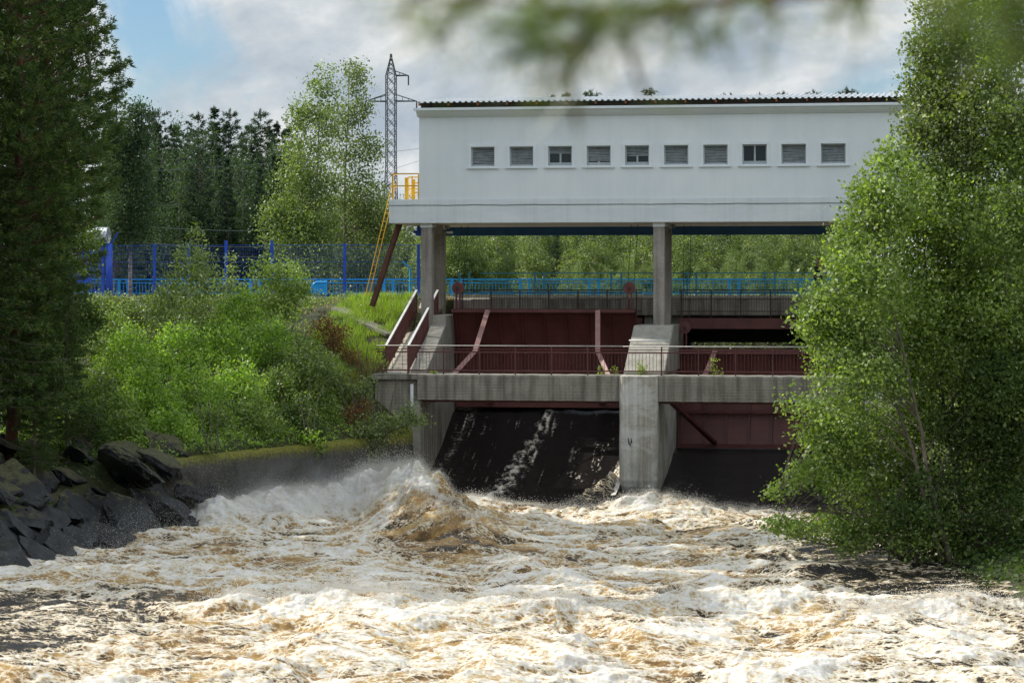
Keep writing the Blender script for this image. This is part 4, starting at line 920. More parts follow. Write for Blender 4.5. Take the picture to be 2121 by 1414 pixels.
for row, d0 in enumerate((172, 184)):
    for k in range(19):
        u = 250 + k*21 + gq.uniform(-9, 9); d = d0 + gq.uniform(-5, 5); x, y = A(u, d); o = (fD, fS, fD, fS2, fP)[int(gq.integers(0, 5))]; H = {fP: 16, fS: 17, fS2: 15, fD: 13.5}[o]
        far_tree(o, x, y, gq.uniform(0, 6), (ZV(gq.uniform(285, 335) + 12*(1-row), d) - gz(x, y))/H, 'dark tree standing inside the left forest wall below the treetops', 'trees inside the left forest')
for k in range(26):
    u = -200 + k*33 + gq.uniform(-10, 10); d = 215 + gq.uniform(-6, 20); x, y = A(u, d); o = (fS, fP, fS2)[k % 3]; H = {fP: 16, fS: 17, fS2: 15}[o]
    if 600 < u: continue
    far_tree(o, x, y, gq.uniform(0, 6), (ZV(gq.uniform(255, 300), d) - gz(x, y))/H, 'conifer at the back of the left forest', 'conifers at the back of the left forest')
# low wood between the birches and the gatehouse, and the sunny wood seen under the gatehouse
for k in range(15):
    u = 590 + k*20 + gq.uniform(-8, 8); d = 175 + gq.uniform(-8, 12); x, y = A(u, d); o = (fB, fB2, fB3)[k % 3]; H = {fB: 14, fB2: 12.5, fB3: 13}[o]
    v = 420 if u > 790 else 380
    far_tree(o, x, y, gq.uniform(0, 6), (ZV(v + gq.uniform(-15, 25), d) - gz(x, y))/H, 'low birch in the wood behind the fence and ladder', 'birches behind the fence and ladder')
for row, (d0, vt) in enumerate(((146, 440), (156, 410), (168, 380))):
    for k in range(21):
        u = 880 + k*43 + gq.uniform(-14, 14) + row*15; d = d0 + gq.uniform(-4, 4); x, y = A(u, d); o = (fB, fB3, fB2, fS, fB3, fB2)[int(gq.integers(0, 6))]; H = {fB: 14, fB2: 12.5, fB3: 13, fS: 17}[o]
        far_tree(o, x, y, gq.uniform(0, 6), (ZV(vt + gq.uniform(-25, 25), d) - gz(x, y))/H, 'sunlit tree of the birch wood seen under the raised gatehouse', 'birch wood seen under the gatehouse')
for k, (u, v, o) in enumerate(((1137, 198, fS2), (1168, 192, fS2), (1226, 187, fP), (1345, 182, fP), (1505, 196, fS2), (1518, 194, fS), (1578, 195, fS2), (1608, 194, fS2), (1618, 190, fP), (1675, 188, fP), (1745, 192, fS2), (1760, 180, fP), (1775, 192, fS))):
    d = 260; x, y = A(u, d); H = {fP: 16, fS: 17, fS2: 15}[o]
    far_tree(o, x, y, gq.uniform(0, 6), (ZV(v, d) - gz(x, y))/H, f'distant conifer top showing over the metal roof, {ordn[k]} from the pylon', 'conifer tops over the roof')
for k in range(26):   # bushes on the far shore of the mill pond
    u = 1180 + k*26 + gq.uniform(-8, 8); d = 118.5 + gq.uniform(-1, 3); x, y = A(u, d); o = (fB2, fB3)[k % 2]
    far_tree(o, x, y, gq.uniform(0, 6), .20*gq.uniform(.8, 1.2), 'low green bush on the far shore of the pond behind the dam', 'bushes on the far pond shore')

# trees of the right bank wood behind the riverside grove
for k, (x, y, s, o) in enumerate(((14, -14, 1.0, fB), (17, -9, 1.05, fB3), (13.2, -8, .9, fB2), (20, -15, 1.1, fB), (16, -3, 1.0, fB2), (12.6, -3.5, .8, fB3), (21, -5, 1.1, fB), (15.5, -18, .95, fB2), (24, -10, 1.1, fB3), (19, 2, 1.0, fB), (14.5, 3, .9, fB2), (13.0, -17, .8, fB2))):
    far_tree(o, x, y, gq.uniform(0, 6), s, 'birch of the right bank wood behind the riverside alders', 'birches of the right bank wood')
# low undergrowth covering the left bank
def cover(name, label, n, x0, x1, y0, y1, lm, hgt, keep, L=(.09, .06)):
    x = rng.uniform(x0, x1, n); y = rng.uniform(y0, y1, n); k = keep(x, y); x, y = x[k], y[k]
    z = land(x, y) + rng.uniform(0, 1, len(x))**1.6 * hgt * (.6 + .6*perlin(x*.8, y*.8, 45))
    V, Fc = leaf_geo(np.stack([x, y, z], -1), L[0], L[1], .5, .1); tag(np_mesh(name, V, Fc, M[lm], None, {'var': np.repeat(np.clip(rng.normal(.45, .2, len(x)), 0, 1), 4)}), label, 'undergrowth', kind='stuff')
def wall_side(x, y): return np.interp(x, [-60, -14.75, -13.6, -12.3, -9.9, -8.9], [-16, -13.6, -10.8, -7.8, -2.4, .3])
cover('undergrowth', 'low green undergrowth between the willow thicket and the mossy wall', 70000, -24, -9.3, -14, 6, 'lf_willow', .55, lambda x, y: (y > wall_side(x, y) + .1) & (y < wall_side(x, y) + 6 + 2*perlin(x, y, 3)) & ~((x > -11.3) & (y > -.5)))
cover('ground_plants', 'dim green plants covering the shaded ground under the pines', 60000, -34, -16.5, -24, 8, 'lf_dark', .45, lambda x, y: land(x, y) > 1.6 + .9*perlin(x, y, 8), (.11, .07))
cover('bank_plants', 'mixed green plants on the right bank behind the alders', 40000, 11, 26, -26, 9, 'lf_dark', .8, lambda x, y: land(x, y) > -.2, (.13, .09))
cover('slope_plants', 'weedy green cover on the upper bank below the blue fence', 30000, -30, -12, -4, 10, 'lf_alder', .4, lambda x, y: perlin(x*.6, y*.6, 12) > -.3, (.10, .06))
cover('shore_plants', 'green plants on the pond shore seen through the gap over the shut gate', 26000, -2, 22, 18.2, 24, 'lf_grey', .5, lambda x, y: land(x, y) > 4.9, (.13, .08))
cover('shore_grass', 'rough green plants on the near right shore', 45000, 11.5, 34, -75, -26, 'lf_alder', .45, lambda x, y: land(x, y) > .05, (.16, .05))
cover('shore_grass', 'rough green plants on the near left shore', 40000, -36, -14, -75, -26, 'lf_dark', .45, lambda x, y: land(x, y) > .5, (.16, .05))
# ------------------------------------------------------------------ rocks on the left shore
m, N, L, B = new_mat('slate_rock'); v = mapping(N, L, (1, 1, 1)); g_ = N.new('ShaderNodeNewGeometry')
n1 = noise_node(N, L, v, 1.6, 9, .65); n2 = noise_node(N, L, v, 11, 8, .7); n3 = noise_node(N, L, v, 2.6, 8, .7)
base = ramp(N, L, n1.outputs['Fac'], [(.3, (.004, .005, .006)), (.55, (.010, .012, .014)), (.75, (.030, .033, .037))]).outputs['Color']
base = mixc(N, L, .6, base, ramp(N, L, n2.outputs['Fac'], [(.3, (.45,)*3), (.7, (1.3,)*3)]).outputs['Color'], 'MULTIPLY')
sx = N.new('ShaderNodeSeparateXYZ'); L.new(g_.outputs['Normal'], sx.inputs[0]); sp = N.new('ShaderNodeSeparateXYZ'); L.new(g_.outputs['Position'], sp.inputs[0])
a1 = N.new('ShaderNodeMath'); a1.operation = 'MULTIPLY_ADD'; L.new(n3.outputs['Fac'], a1.inputs[0]); a1.inputs[1].default_value = 1.5; L.new(sx.outputs['Z'], a1.inputs[2])
hz = N.new('ShaderNodeMapRange'); L.new(sp.outputs['Z'], hz.inputs['Value']); hz.inputs['From Min'].default_value = .9; hz.inputs['From Max'].default_value = 2.6
a2 = N.new('ShaderNodeMath'); a2.operation = 'MULTIPLY_ADD'; L.new(hz.outputs[0], a2.inputs[0]); a2.inputs[1].default_value = .5; L.new(a1.outputs[0], a2.inputs[2])
fm = N.new('ShaderNodeMapRange'); L.new(a2.outputs[0], fm.inputs['Value']); fm.inputs['From Min'].default_value = 1.72; fm.inputs['From Max'].default_value = 1.92
base = mixc(N, L, fm.outputs[0], base, ramp(N, L, n2.outputs['Fac'], [(.3, (.03, .034, .014)), (.5, (.065, .068, .036)), (.72, (.15, .12, .015))]).outputs['Color'])
L.new(base, B.inputs['Base Color'])
rr = N.new('ShaderNodeMapRange'); L.new(a2.outputs[0], rr.inputs['Value']); rr.inputs['From Min'].default_value = 1.0; rr.inputs['From Max'].default_value = 1.9; rr.inputs['To Min'].default_value = .22; rr.inputs['To Max'].default_value = .95
L.new(rr.outputs[0], B.inputs['Roughness'])
b = N.new('ShaderNodeBump'); b.inputs['Strength'].default_value = .7; b.inputs['Distance'].default_value = .06; L.new(n2.outputs['Fac'], b.inputs['Height']); L.new(b.outputs['Normal'], B.inputs['Normal'])
M['rock'] = m
def boulder(x, y, z, size, g, label, group):
    bm = bmesh.new(); sx_, sy_, sz_ = size
    for _ in range(24):
        p = Vector(g.normal(size=3)); p.normalize(); p *= g.uniform(.72, 1.12); bm.verts.new((p.x*sx_, p.y*sy_, p.z*sz_))
    r_ = bmesh.ops.convex_hull(bm, input=bm.verts); bmesh.ops.delete(bm, geom=[e for e in r_['geom_interior'] if isinstance(e, bmesh.types.BMVert)], context='VERTS')
    bmesh.ops.bevel(bm, geom=list(bm.edges), offset=.018, segments=1, affect='EDGES')
    bmesh.ops.triangulate(bm, faces=bm.faces)
    for _k in range(3): bmesh.ops.subdivide_edges(bm, edges=[e for e in bm.edges if e.calc_length() > .22], cuts=1, use_grid_fill=True); bmesh.ops.triangulate(bm, faces=bm.faces)
    for vv in bm.verts:                                   # bedding planes and chipped edges
        c = vv.co; st_ = .07*float(perlin(c.z*7 + x, y*3, 7)) + .05*float(perlin(c.x*4 + y, c.y*4 + c.z*9, 8)) - .05*abs(float(perlin(c.x*2.2 + x, c.y*2.2 + c.z*3, 9)))
        vv.co = Vector((c.x*(1 + st_), c.y*(1 + st_), c.z + .03*float(perlin(c.x*3 + x, c.y*3 + y, 6))))
    rot = Matrix.Rotation(g.uniform(-.5, .5), 4, 'Z') @ Matrix.Rotation(R(34) + g.normal()*.18, 4, 'Y') @ Matrix.Rotation(g.normal()*.25, 4, 'X'); bm.transform(rot)
    for vv in bm.verts: vv.co += Vector((float(perlin(vv.co.y*2+x, vv.co.z*2, 1)), float(perlin(vv.co.x*2+y, vv.co.z*2, 2)), float(perlin(vv.co.x*2, vv.co.y*2+x, 3)))) * .035
    me = bpy.data.meshes.new('boulder'); bm.to_mesh(me); bm.free(); me.materials.append(m); o = link(bpy.data.objects.new('boulder', me)); o.location = (x, y, z)
    return tag(o, label, 'rock', group)
g = np.random.default_rng(5); ords = 'first second third fourth fifth sixth seventh eighth ninth tenth eleventh twelfth thirteenth fourteenth fifteenth sixteenth seventeenth eighteenth nineteenth twentieth'.split()
for row, (off, zz, sz, lab, n) in enumerate(((-.2, .2, (1.15, 1.0, .42), 'wet dark slab at the waterline', 20), (1.2, .95, (1.25, 1.1, .45), 'dark boulder in the middle row of rocks', 20), (2.7, 2.0, (1.35, 1.2, .42), 'mossy boulder in the upper row of rocks', 16), (4.3, 3.0, (1.3, 1.2, .4), 'mossy rock in the top row under the pines', 12))):
    for k in range(n):
        y = -27.2 + (16.8 if row < 2 else 14.5) * (k + g.uniform(.2, .8)) / n
        s = float(np.interp(y, [-40, -25, -20, -14, -10], [-16.2, -16.3, -15.2, -14.9, -13.1])); q = g.uniform(.5, 1.0); x = s - off + g.uniform(-.3, .3)
        z = zz + g.uniform(-.15, .15) if y < -15 else min(zz, 1.0) + g.uniform(-.1, .1)
        boulder(x, y, max(z, gz(x, y)) - .12*q, tuple(c*q for c in sz), g, f'{lab}, {ords[k]} from the left', 'rocks of the left shore')
for k, (u, v, Yr, q, lb) in enumerate(((300, 1000, -14.2, 1.15, 'dark slab leaning against the left end of the bank wall'), (335, 960, -13.6, .9, 'mossy topped rock at the left end of the bank wall'), (385, 1015, -12.4, .9, 'dark wet rock at the foot of the bank wall behind the spray'), (330, 1050, -15, 1.2, 'sloping blue grey slab pointing into the spray'), (275, 1075, -17, 1.2, 'wet sloping slab between the boulders and the spray'), (430, 1015, -11.3, .7, 'small rock at the wall foot nearest the big wave'), (260, 960, -15.5, 1.2, 'upright mossy rock between the thicket and the spray'), (225, 1110, -19, .9, 'low wet rock at the waterline before the spray'))):
    p = P(u, v, Yr); boulder(p.x, p.y, p.z, (1.15*q, 1.0*q, .40*q), g, lb, 'rocks of the left shore')
dw = MB(); dw.tube([P(395, 1000, -11.5), P(425, 990, -11.2), P(455, 1008, -11)], [.05, .06, .03], 7)
tag(dw.build('driftwood', M['twig'], smooth=True), 'bleached piece of driftwood caught on the rocks below the bank wall', 'driftwood')
# ------------------------------------------------------------------ river: a churned height field with foam
wx_ = axis([(-17.5, 14.5, .042), (14.5, 40, 1.2)]); wy_ = axis([(-95, -47, .5), (-47, -1.0, .048), (-1.0, 1.6, .1)])
WX, WY = np.meshgrid(wx_, wy_)
def seg_d(x, y, pts, hs):
    """distance to a polyline and the height carried along it"""
    best = np.full(x.shape, 1e9); hh = np.zeros(x.shape); side = np.zeros(x.shape)
    for (a, b, h0, h1) in zip(pts[:-1], pts[1:], hs[:-1], hs[1:]):
        dx, dy = b[0]-a[0], b[1]-a[1]; l2 = dx*dx + dy*dy
        t = np.clip(((x-a[0])*dx + (y-a[1])*dy)/l2, 0, 1); qx, qy = x - a[0] - t*dx, y - a[1] - t*dy
        d = np.hypot(qx, qy); k = d < best; best = np.where(k, d, best); hh = np.where(k, h0 + (h1-h0)*t, hh); side = np.where(k, (dx*qy - dy*qx)/math.sqrt(l2), side)
    return best, hh, side
def water(x, y):
    wu = x + .9*perlin(x*.33, y*.33, 51); wv = y + .9*perlin(x*.33+9, y*.33, 52)
    edge = -4.2 + .9*perlin(x*.55, 3.3, 53) + np.where(x > 1.5, .5, 0)        # where the smooth outflow breaks into foam
    A_ = sst(0, -2.6, y - edge)                                             # turbulence
    A_ = A_ * (1 - .62*sst(5.5, 9.5, x + .12*(y + 20)) * sst(-31, -26, y)) * (1 - .35*sst(-7, -12, x)*sst(-28, -33, y))
    big = .40*perlin(wu*.26, wv*.42, 1) + .17*perlin(wu*.50, wv*.80, 2) + .08*perlin(wu*1.1, wv*1.7, 11)
    rid = 1 - np.abs(perlin(wu*.62+3, wv*.95, 3)); rid2 = 1 - np.abs(perlin(wu*1.5, wv*2.1+4, 4)); rid3 = 1 - np.abs(perlin(wu*3.3+1, wv*4.2, 5))
    bil = np.abs(perlin(x*3.1, y*3.6, 6)); bil2 = np.abs(perlin(x*6.5, y*7.2, 7)); bil3 = np.abs(perlin(x*13, y*14, 8))
    z = A_*(big + .15*(rid**2 - .5) + .05*(rid2**2 - .5) + .02*rid3**2 + .02*bil + .018*bil2 + .014*bil3 + .010*np.abs(perlin(x*22, y*24, 13)))
    z += (1 - A_)*(.035*perlin(x*.9, y*1.7, 9) + .018*perlin(x*2.6, y*4.2, 10) + .01*perlin(x*6, y*9, 12))
    # the standing wave below the open bay
    d1, h1, s1 = seg_d(x, y, [(-13.6, -12.0), (-12.2, -10.0), (-10.2, -9.0), (-7.6, -8.6), (-6.0, -11.5), (-4.6, -15.5), (-3.0, -20.0)], [.65, .92, .90, 1.75, 1.40, .95, .2])
    w1 = h1 * np.exp(-(d1/(1.35 + .35*perlin(x*.7, y*.7, 14)))**2) * (1 + .22*perlin(x*1.1, y*1.1, 15) + .09*perlin(x*2.6, y*2.6, 16))
    # second rank of breaking crests nearer the camera
    d2, h2, s2 = seg_d(x, y, [(-8.6, -35.2), (-5.5, -33.6), (-2.2, -33.2), (1.2, -33.8), (4.4, -32.0), (8.5, -30.2), (12.5, -29.4)], [.15, .48, .25, .32, .42, .28, .1])
    w2 = h2 * np.exp(-(d2/.9)**2) * (1 + .40*perlin(x*.9, y*.9, 18) + .15*perlin(x*2.2, y*2.2, 17))
    d3, h3, s3 = seg_d(x, y, [(-15, -28.5), (-12, -27), (-9.5, -28.2)], [.1, .42, .1]); w3 = h3*np.exp(-(d3/.9)**2)
    d4, h4, s4 = seg_d(x, y, [(9.6, -33.5), (11.4, -32.0), (13.5, -31.6)], [.1, .42, .25]); w4 = h4*np.exp(-(d4/.8)**2)
    d5, h5, s5 = seg_d(x, y, [(-5.5, -5.6), (-3, -6.2), (-.8, -6.6), (1.2, -5.2), (4, -5.0), (6, -5.6)], [.25, .1, .25, .42, .2, .05]); w5 = h5*np.exp(-(d5/.8)**2)*(1 + .5*perlin(x*1.6, y*1.6, 19))
    # bow wave against the left flank of the pier
    d6, h6, s6 = seg_d(x, y, [(PXL - .25, 3), (PXL - .35, .2), (PXL - .7, -2.2), (PXL - 1.1, -4.5)], [.9, .75, .55, .3]); w6 = h6*np.exp(-(d6/.55)**2)*(1 + .4*perlin(x*2.3, y*2.3, 20))
    rough = w1 + w2 + w3 + w4 + w5 + w6
    z = z + rough + rough*(.10*perlin(x*3.3, y*3.3, 22) + .07*bil2 + .045*bil3)
    # foam 0..1
    pat = .5 + .42*fbm(wu*.42, wv*.8, 3, 61) ; fine = .5 + .5*fbm(wu*1.8, wv*4.0, 4, 66); st_ = .5 + .5*fbm(wu*.9, wv*5.5, 3, 71)
    fo = .50 + .62*(pat - .45) + .30*(fine - .5) + .28*(st_ - .5) + .34*(rid2 - .75) + .34*np.clip(z, -.5, .8)
    Af = sst(0, -2.6, y - edge); fo = fo*Af + (1 - Af)*(.10*fine)
    fo -= .27*sst(4.5, 9.5, x + .10*(y + 20)) * sst(-30, -25, y) * sst(-2, -8, y)
    fo -= .26*sst(-6.0, -10.5, x - .10*(y + 38)) * sst(-29, -34, y)
    fo -= .10*sst(7.5, 11, x)*sst(-31, -28, y + .3*(x - 9))*sst(-27, -30.5, y)
    fo += .16*(w2 + w3 + w4 + w5) + .55*w6
    mass = np.exp(-(d1/2.0)**2); bare = sst(.05, .75, s1 * -1.0 * 0 + (x + 7.2)) * mass     # tea-brown shoulder, the wave's shadow side darkened in colour
    fo = fo + .25*mass*(1 - sst(-9.0, -7.6, x)) - .62*bare*(.55 + .45*fine)
    fo += .5*np.exp(-((d1)/.5)**2)*sst(.9, 1.3, w1)
    slick = np.exp(-((y + 2.7)/.9)**2)*np.exp(-((x + 5.6 + .5*y)/1.7)**2); fo += .75*slick*(.3 + fine)
    calm = sst(4.0, 9.0, x + .10*(y + 20)) * sst(-31, -25, y); corner = sst(-6.0, -10.5, x - .10*(y + 38)) * sst(-29, -34, y)
    ae = A_*(.42 + .55*(.5 + .5*fbm(wu*.55, wv*1.1, 3, 101)) + .25*np.clip(z, -.3, .6)) - .10*bare - .45*calm - .40*corner - .30*sst(7.5, 11, x)*sst(-27, -30.5, y)
    return z, np.clip(fo, 0, 1), A_, np.clip(ae, 0, 1)
WZ, FO, WA, AE = water(WX, WY)
jx = WA*(.04*perlin(WX*4.2, WY*4.2, 81) + .02*perlin(WX*9, WY*9, 82)); jy = -WA*(.06*perlin(WX*3.6, WY*3.6, 83) + .03*perlin(WX*8, WY*8, 84)) - .22*np.clip(WZ, 0, 1.5)*WA*.8
ny, nx = WX.shape; idx = np.arange(nx*ny).reshape(ny, nx)
Fq = np.stack([idx[:-1, :-1], idx[:-1, 1:], idx[1:, 1:], idx[1:, :-1]], -1).reshape(-1, 4)
m, N, L, B = new_mat('white_water'); at = N.new('ShaderNodeAttribute'); at.attribute_name = 'foam'
v1 = mapping(N, L, (1.0, 2.2, 1.6)); n1 = noise_node(N, L, v1, 2.4, 10, .70, 1.2); v2 = mapping(N, L, (1, 1.5, 1.3)); n2 = noise_node(N, L, v2, 9, 8, .75, .8)
wv_ = noise_node(N, L, v2, 2.2, 4, .6); wm = N.new('ShaderNodeVectorMath'); wm.operation = 'MULTIPLY_ADD'; L.new(wv_.outputs['Color'], wm.inputs[0]); wm.inputs[1].default_value = (.55, .55, .55); L.new(v1, wm.inputs[2])
vo = N.new('ShaderNodeTexVoronoi'); vo.feature = 'DISTANCE_TO_EDGE'; vo.inputs['Scale'].default_value = 3.6; L.new(wm.outputs[0], vo.inputs['Vector'])
web = N.new('ShaderNodeMapRange'); L.new(vo.outputs['Distance'], web.inputs['Value']); web.inputs['From Min'].default_value = .0; web.inputs['From Max'].default_value = .16; web.inputs['To Min'].default_value = .26; web.inputs['To Max'].default_value = 0
def madd(x, k, y):
    q_ = N.new('ShaderNodeMath'); q_.operation = 'MULTIPLY_ADD'; L.new(x, q_.inputs[0]); q_.inputs[1].default_value = k; L.new(y, q_.inputs[2]); return q_
s1 = madd(n1.outputs['Fac'], 1.25, at.outputs['Fac']); n5 = noise_node(N, L, v2, 26, 5, .7, .5); s2 = madd(n2.outputs['Fac'], .80, s1.outputs[0]); s2 = madd(n5.outputs['Fac'], .25, s2.outputs[0]); s3 = madd(web.outputs[0], 1.2, s2.outputs[0])
aa = N.new('ShaderNodeAttribute'); aa.attribute_name = 'aer'
n4 = noise_node(N, L, v1, 1.3, 8, .6, .6); a1 = madd(n4.outputs['Fac'], .75, aa.outputs['Fac'])
ar_ = N.new('ShaderNodeMapRange'); L.new(a1.outputs[0], ar_.inputs['Value']); ar_.inputs['From Min'].default_value = .54; ar_.inputs['From Max'].default_value = 1.46
body = ramp(N, L, ar_.outputs[0], [(.24, (.014, .013, .013)), (.42, (.055, .034, .018)), (.58, (.24, .135, .040)), (.76, (.42, .27, .095)), (.95, (.50, .36, .16))])  # peaty browns, the gold stops put the backlit glow into the colour
mr = N.new('ShaderNodeMapRange'); L.new(s3.outputs[0], mr.inputs['Value']); mr.inputs['From Min'].default_value = 1.61; mr.inputs['From Max'].default_value = 2.28
fcol = ramp(N, L, mr.outputs[0], [(0, (.48, .34, .16)), (.25, (.57, .48, .33)), (.50, (.67, .63, .54)), (.80, (.745, .73, .69))])
fmk = ramp(N, L, mr.outputs[0], [(.0, (0,)*3), (.20, (1,)*3)])
colr = mixc(N, L, fmk.outputs['Color'], body.outputs['Color'], fcol.outputs['Color']); L.new(colr, B.inputs['Base Color'])
ro = ramp(N, L, mr.outputs[0], [(.0, (.10,)*3), (.3, (.55,)*3)]); L.new(ro.outputs['Color'], B.inputs['Roughness'])
B.inputs['Subsurface Weight'].default_value = .35; B.inputs['Subsurface Radius'].default_value = (1, .55, .16); B.inputs['Subsurface Scale'].default_value = .16
B.inputs['IOR'].default_value = 1.33
bp = N.new('ShaderNodeBump'); bp.inputs['Strength'].default_value = .55; bp.inputs['Distance'].default_value = .09; L.new(s3.outputs[0], bp.inputs['Height']); L.new(bp.outputs['Normal'], B.inputs['Normal'])
rv_ = np_mesh('river', np.stack([WX + jx, WY + jy, WZ], -1).reshape(-1, 3), Fq, m, None, {'foam': FO.ravel(), 'aer': AE.ravel()}, True); tag(rv_, kind='structure')

# the sheet of water shooting out under the raised gate
ax_ = np.linspace(AXR - .05, PXL + .05, 150); ay_ = np.linspace(-1.6, 7.6, 260); SX, SY = np.meshgrid(ax_, ay_)
prof = np.interp(SY, [-1.6, -.6, .8, 2.5, 4.5, 6, 7, 7.6], [-.10, .10, .42, .92, 1.65, 2.35, 2.9, 3.0])
strk = perlin(SX*5.5 + .15*SY, SY*.7, 91); SZ = prof + .014*strk + .006*perlin(SX*13, SY*2.2, 92) + .06*perlin(SX*1.2, SY*.6, 93) + .008*perlin(SX*6, SY*3, 97)
f1 = np.exp(-((SX - (np.interp(SY, [-1, 2, 5, 7], [-5.6, -5.15, -4.75, -4.55])))/(.62 - .055*SY + .12*perlin(SX*2, SY*1.2, 94)))**2)
f1 = f1 * (.55 + .75*fbm(SX*4, SY*2.2, 4, 95)); f2 = np.exp(-((SX - PXL)/(.30 + .10*(4 - SY).clip(0, 5)))**2)*sst(4.4, 3, SY)*1.1
f3 = .55*np.exp(-((SX - AXR - .12*SY)/.28)**2) + .42*np.exp(-((SX - AXR - 1.6 + .02*SY)/.05)**2)*sst(4, 6, SY)
SZ += .12*f1 + .35*f2*sst(4.5, 0, SY); glints = sst(.05, .5, perlin(SX*11, SY*2.6, 96)*.7 + .6*perlin(SX*16, SY*9, 98))*sst(-.25, .35, perlin(SX*1.8, SY*.7, 99))*sst(-3.6, -2.6, SX)*sst(6.0, 4.4, SY)*sst(0.6, 1.6, SY)*.62  # sun sparkle on the sheet, put in as white flecks of foam colour
SF = np.clip(.86*f1 + .8*f2 + .6*f3 + 1.15*glints + .55*sst(.30, .62, perlin(SX*11, SY*.40, 90))*(.35 + .65*sst(-.1, .4, perlin(SX*2.1, SY*.6, 89)))*sst(.2, 1.5, SY), 0, 1)
ny, nx = SX.shape; idx = np.arange(nx*ny).reshape(ny, nx); Fs = np.stack([idx[:-1, :-1], idx[:-1, 1:], idx[1:, 1:], idx[1:, :-1]], -1).reshape(-1, 4)
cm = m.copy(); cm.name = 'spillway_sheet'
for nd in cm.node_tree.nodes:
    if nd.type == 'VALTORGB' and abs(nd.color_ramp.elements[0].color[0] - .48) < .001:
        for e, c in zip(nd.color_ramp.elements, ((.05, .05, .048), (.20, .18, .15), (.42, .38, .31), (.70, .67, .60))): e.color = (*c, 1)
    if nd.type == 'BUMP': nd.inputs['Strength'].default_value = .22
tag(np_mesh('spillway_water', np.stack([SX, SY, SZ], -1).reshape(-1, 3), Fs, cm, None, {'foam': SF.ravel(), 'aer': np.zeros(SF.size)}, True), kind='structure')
# pond behind the dam
pd = MB(); pd.add([(-8, 14.6, 5.2), (400, 14.6, 5.2), (400, 60, 5.2), (-8, 60, 5.2)], [(0, 1, 2, 3)]); pm, N, L, B = new_mat('pond_water'); B.inputs['Base Color'].default_value = (.015, .014, .01, 1); B.inputs['Roughness'].default_value = .08
nn = noise_node(N, L, mapping(N, L, (1, 1, 1)), 3, 4); bb = N.new('ShaderNodeBump'); bb.inputs['Strength'].default_value = .1; L.new(nn.outputs['Fac'], bb.inputs['Height']); L.new(bb.outputs['Normal'], B.inputs['Normal'])
tag(pd.build('pond', pm), kind='structure')

# spray: drops thrown up from the crests, finest near the big wave
g = np.random.default_rng(3); sel = np.arange(WX.size); fx, fy, fz, ff, fa = WX.ravel(), WY.ravel(), WZ.ravel(), FO.ravel(), WA.ravel()
gzx = np.gradient(WZ, axis=0).ravel()
def drops(n, wgt, hmean, r0, r1, spread, drift=(-.1, -.2)):
    p = np.clip(wgt, 0, None); p = p/p.sum(); k = g.choice(len(p), n, p=p); h = g.exponential(hmean, n)
    x = fx[k] + g.normal(0, spread, n) + drift[0]*h; y = fy[k] + g.normal(0, spread, n) + drift[1]*h; return np.stack([x, y, fz[k] + .01 + h], -1), g.uniform(r0, r1, n)**1.0
crest = np.clip(fz - .22, 0, None) * fa; dense = np.where(fy < -46, 0, 1)
mist_w = np.exp(-((fx + 11)/2.4)**2 - ((fy + 10.3)/2.2)**2)*dense; mist_w2 = np.exp(-((fx + 7.8)/1.1)**2 - ((fy + 8.4)/1.2)**2)*dense
parts = [drops(90000, crest**1.7*dense, .035, .002, .007, .07), drops(50000, mist_w*np.clip(fz, 0, None), .10, .002, .006, .35, (-.3, -.3)), drops(50000, mist_w2*np.clip(fz - .4, 0, None), .13, .002, .008, .2),
         drops(7000, mist_w2*np.clip(fz, 0, None), .4, .002, .006, .5, (-.6, .1)), drops(20000, np.exp(-((fy + 5.4)/.8)**2)*np.where((fx > -6) & (fx < 6.5), 1, 0)*np.clip(fz + .1, 0, None), .07, .003, .009, .12),
         drops(30000, np.exp(-((fy + 33)/1.1)**2)*np.clip(fz - .2, 0, None), .10, .003, .009, .1), drops(7000, np.exp(-((fx + 13.9)/.7)**2 - ((fy + 18)/4)**2), .3, .002, .007, .5), drops(6000, np.exp(-((fx + 12.8)/1)**2 - ((fy + 12)/2)**2), .5, .002, .006, .5, (-.8, 0))]
C = np.concatenate([p[0] for p in parts]); rr = np.concatenate([p[1] for p in parts]); n = len(C)
tet = np.array([(1, 1, 1), (1, -1, -1), (-1, 1, -1), (-1, -1, 1)], float)/1.2
st3 = np.stack([np.ones(n), np.ones(n), g.uniform(.8, 1.8, n)], -1)
V = (C[:, None, :] + tet[None]*rr[:, None, None]*st3[:, None, :]).reshape(-1, 3); b4 = np.arange(n)[:, None, None]*4
Ft = (b4 + np.array([(0, 1, 2), (0, 3, 1), (0, 2, 3), (1, 3, 2)])[None]).reshape(-1, 3)
dm, N, L, B = new_mat('spray_drop'); B.inputs['Base Color'].default_value = (.84, .82, .78, 1); B.inputs['Roughness'].default_value = .4
tr = N.new('ShaderNodeBsdfTranslucent'); tr.inputs['Color'].default_value = (.84, .82, .76, 1); mx = N.new('ShaderNodeMixShader'); mx.inputs[0].default_value = .5
L.new(B.outputs[0], mx.inputs[1]); L.new(tr.outputs[0], mx.inputs[2]); L.new(mx.outputs[0], N['Material Output'].inputs['Surface'])
tag(np_mesh('spray', V, Ft, dm), 'white water drops flying off the crests below the sluice', 'spray', kind='stuff')

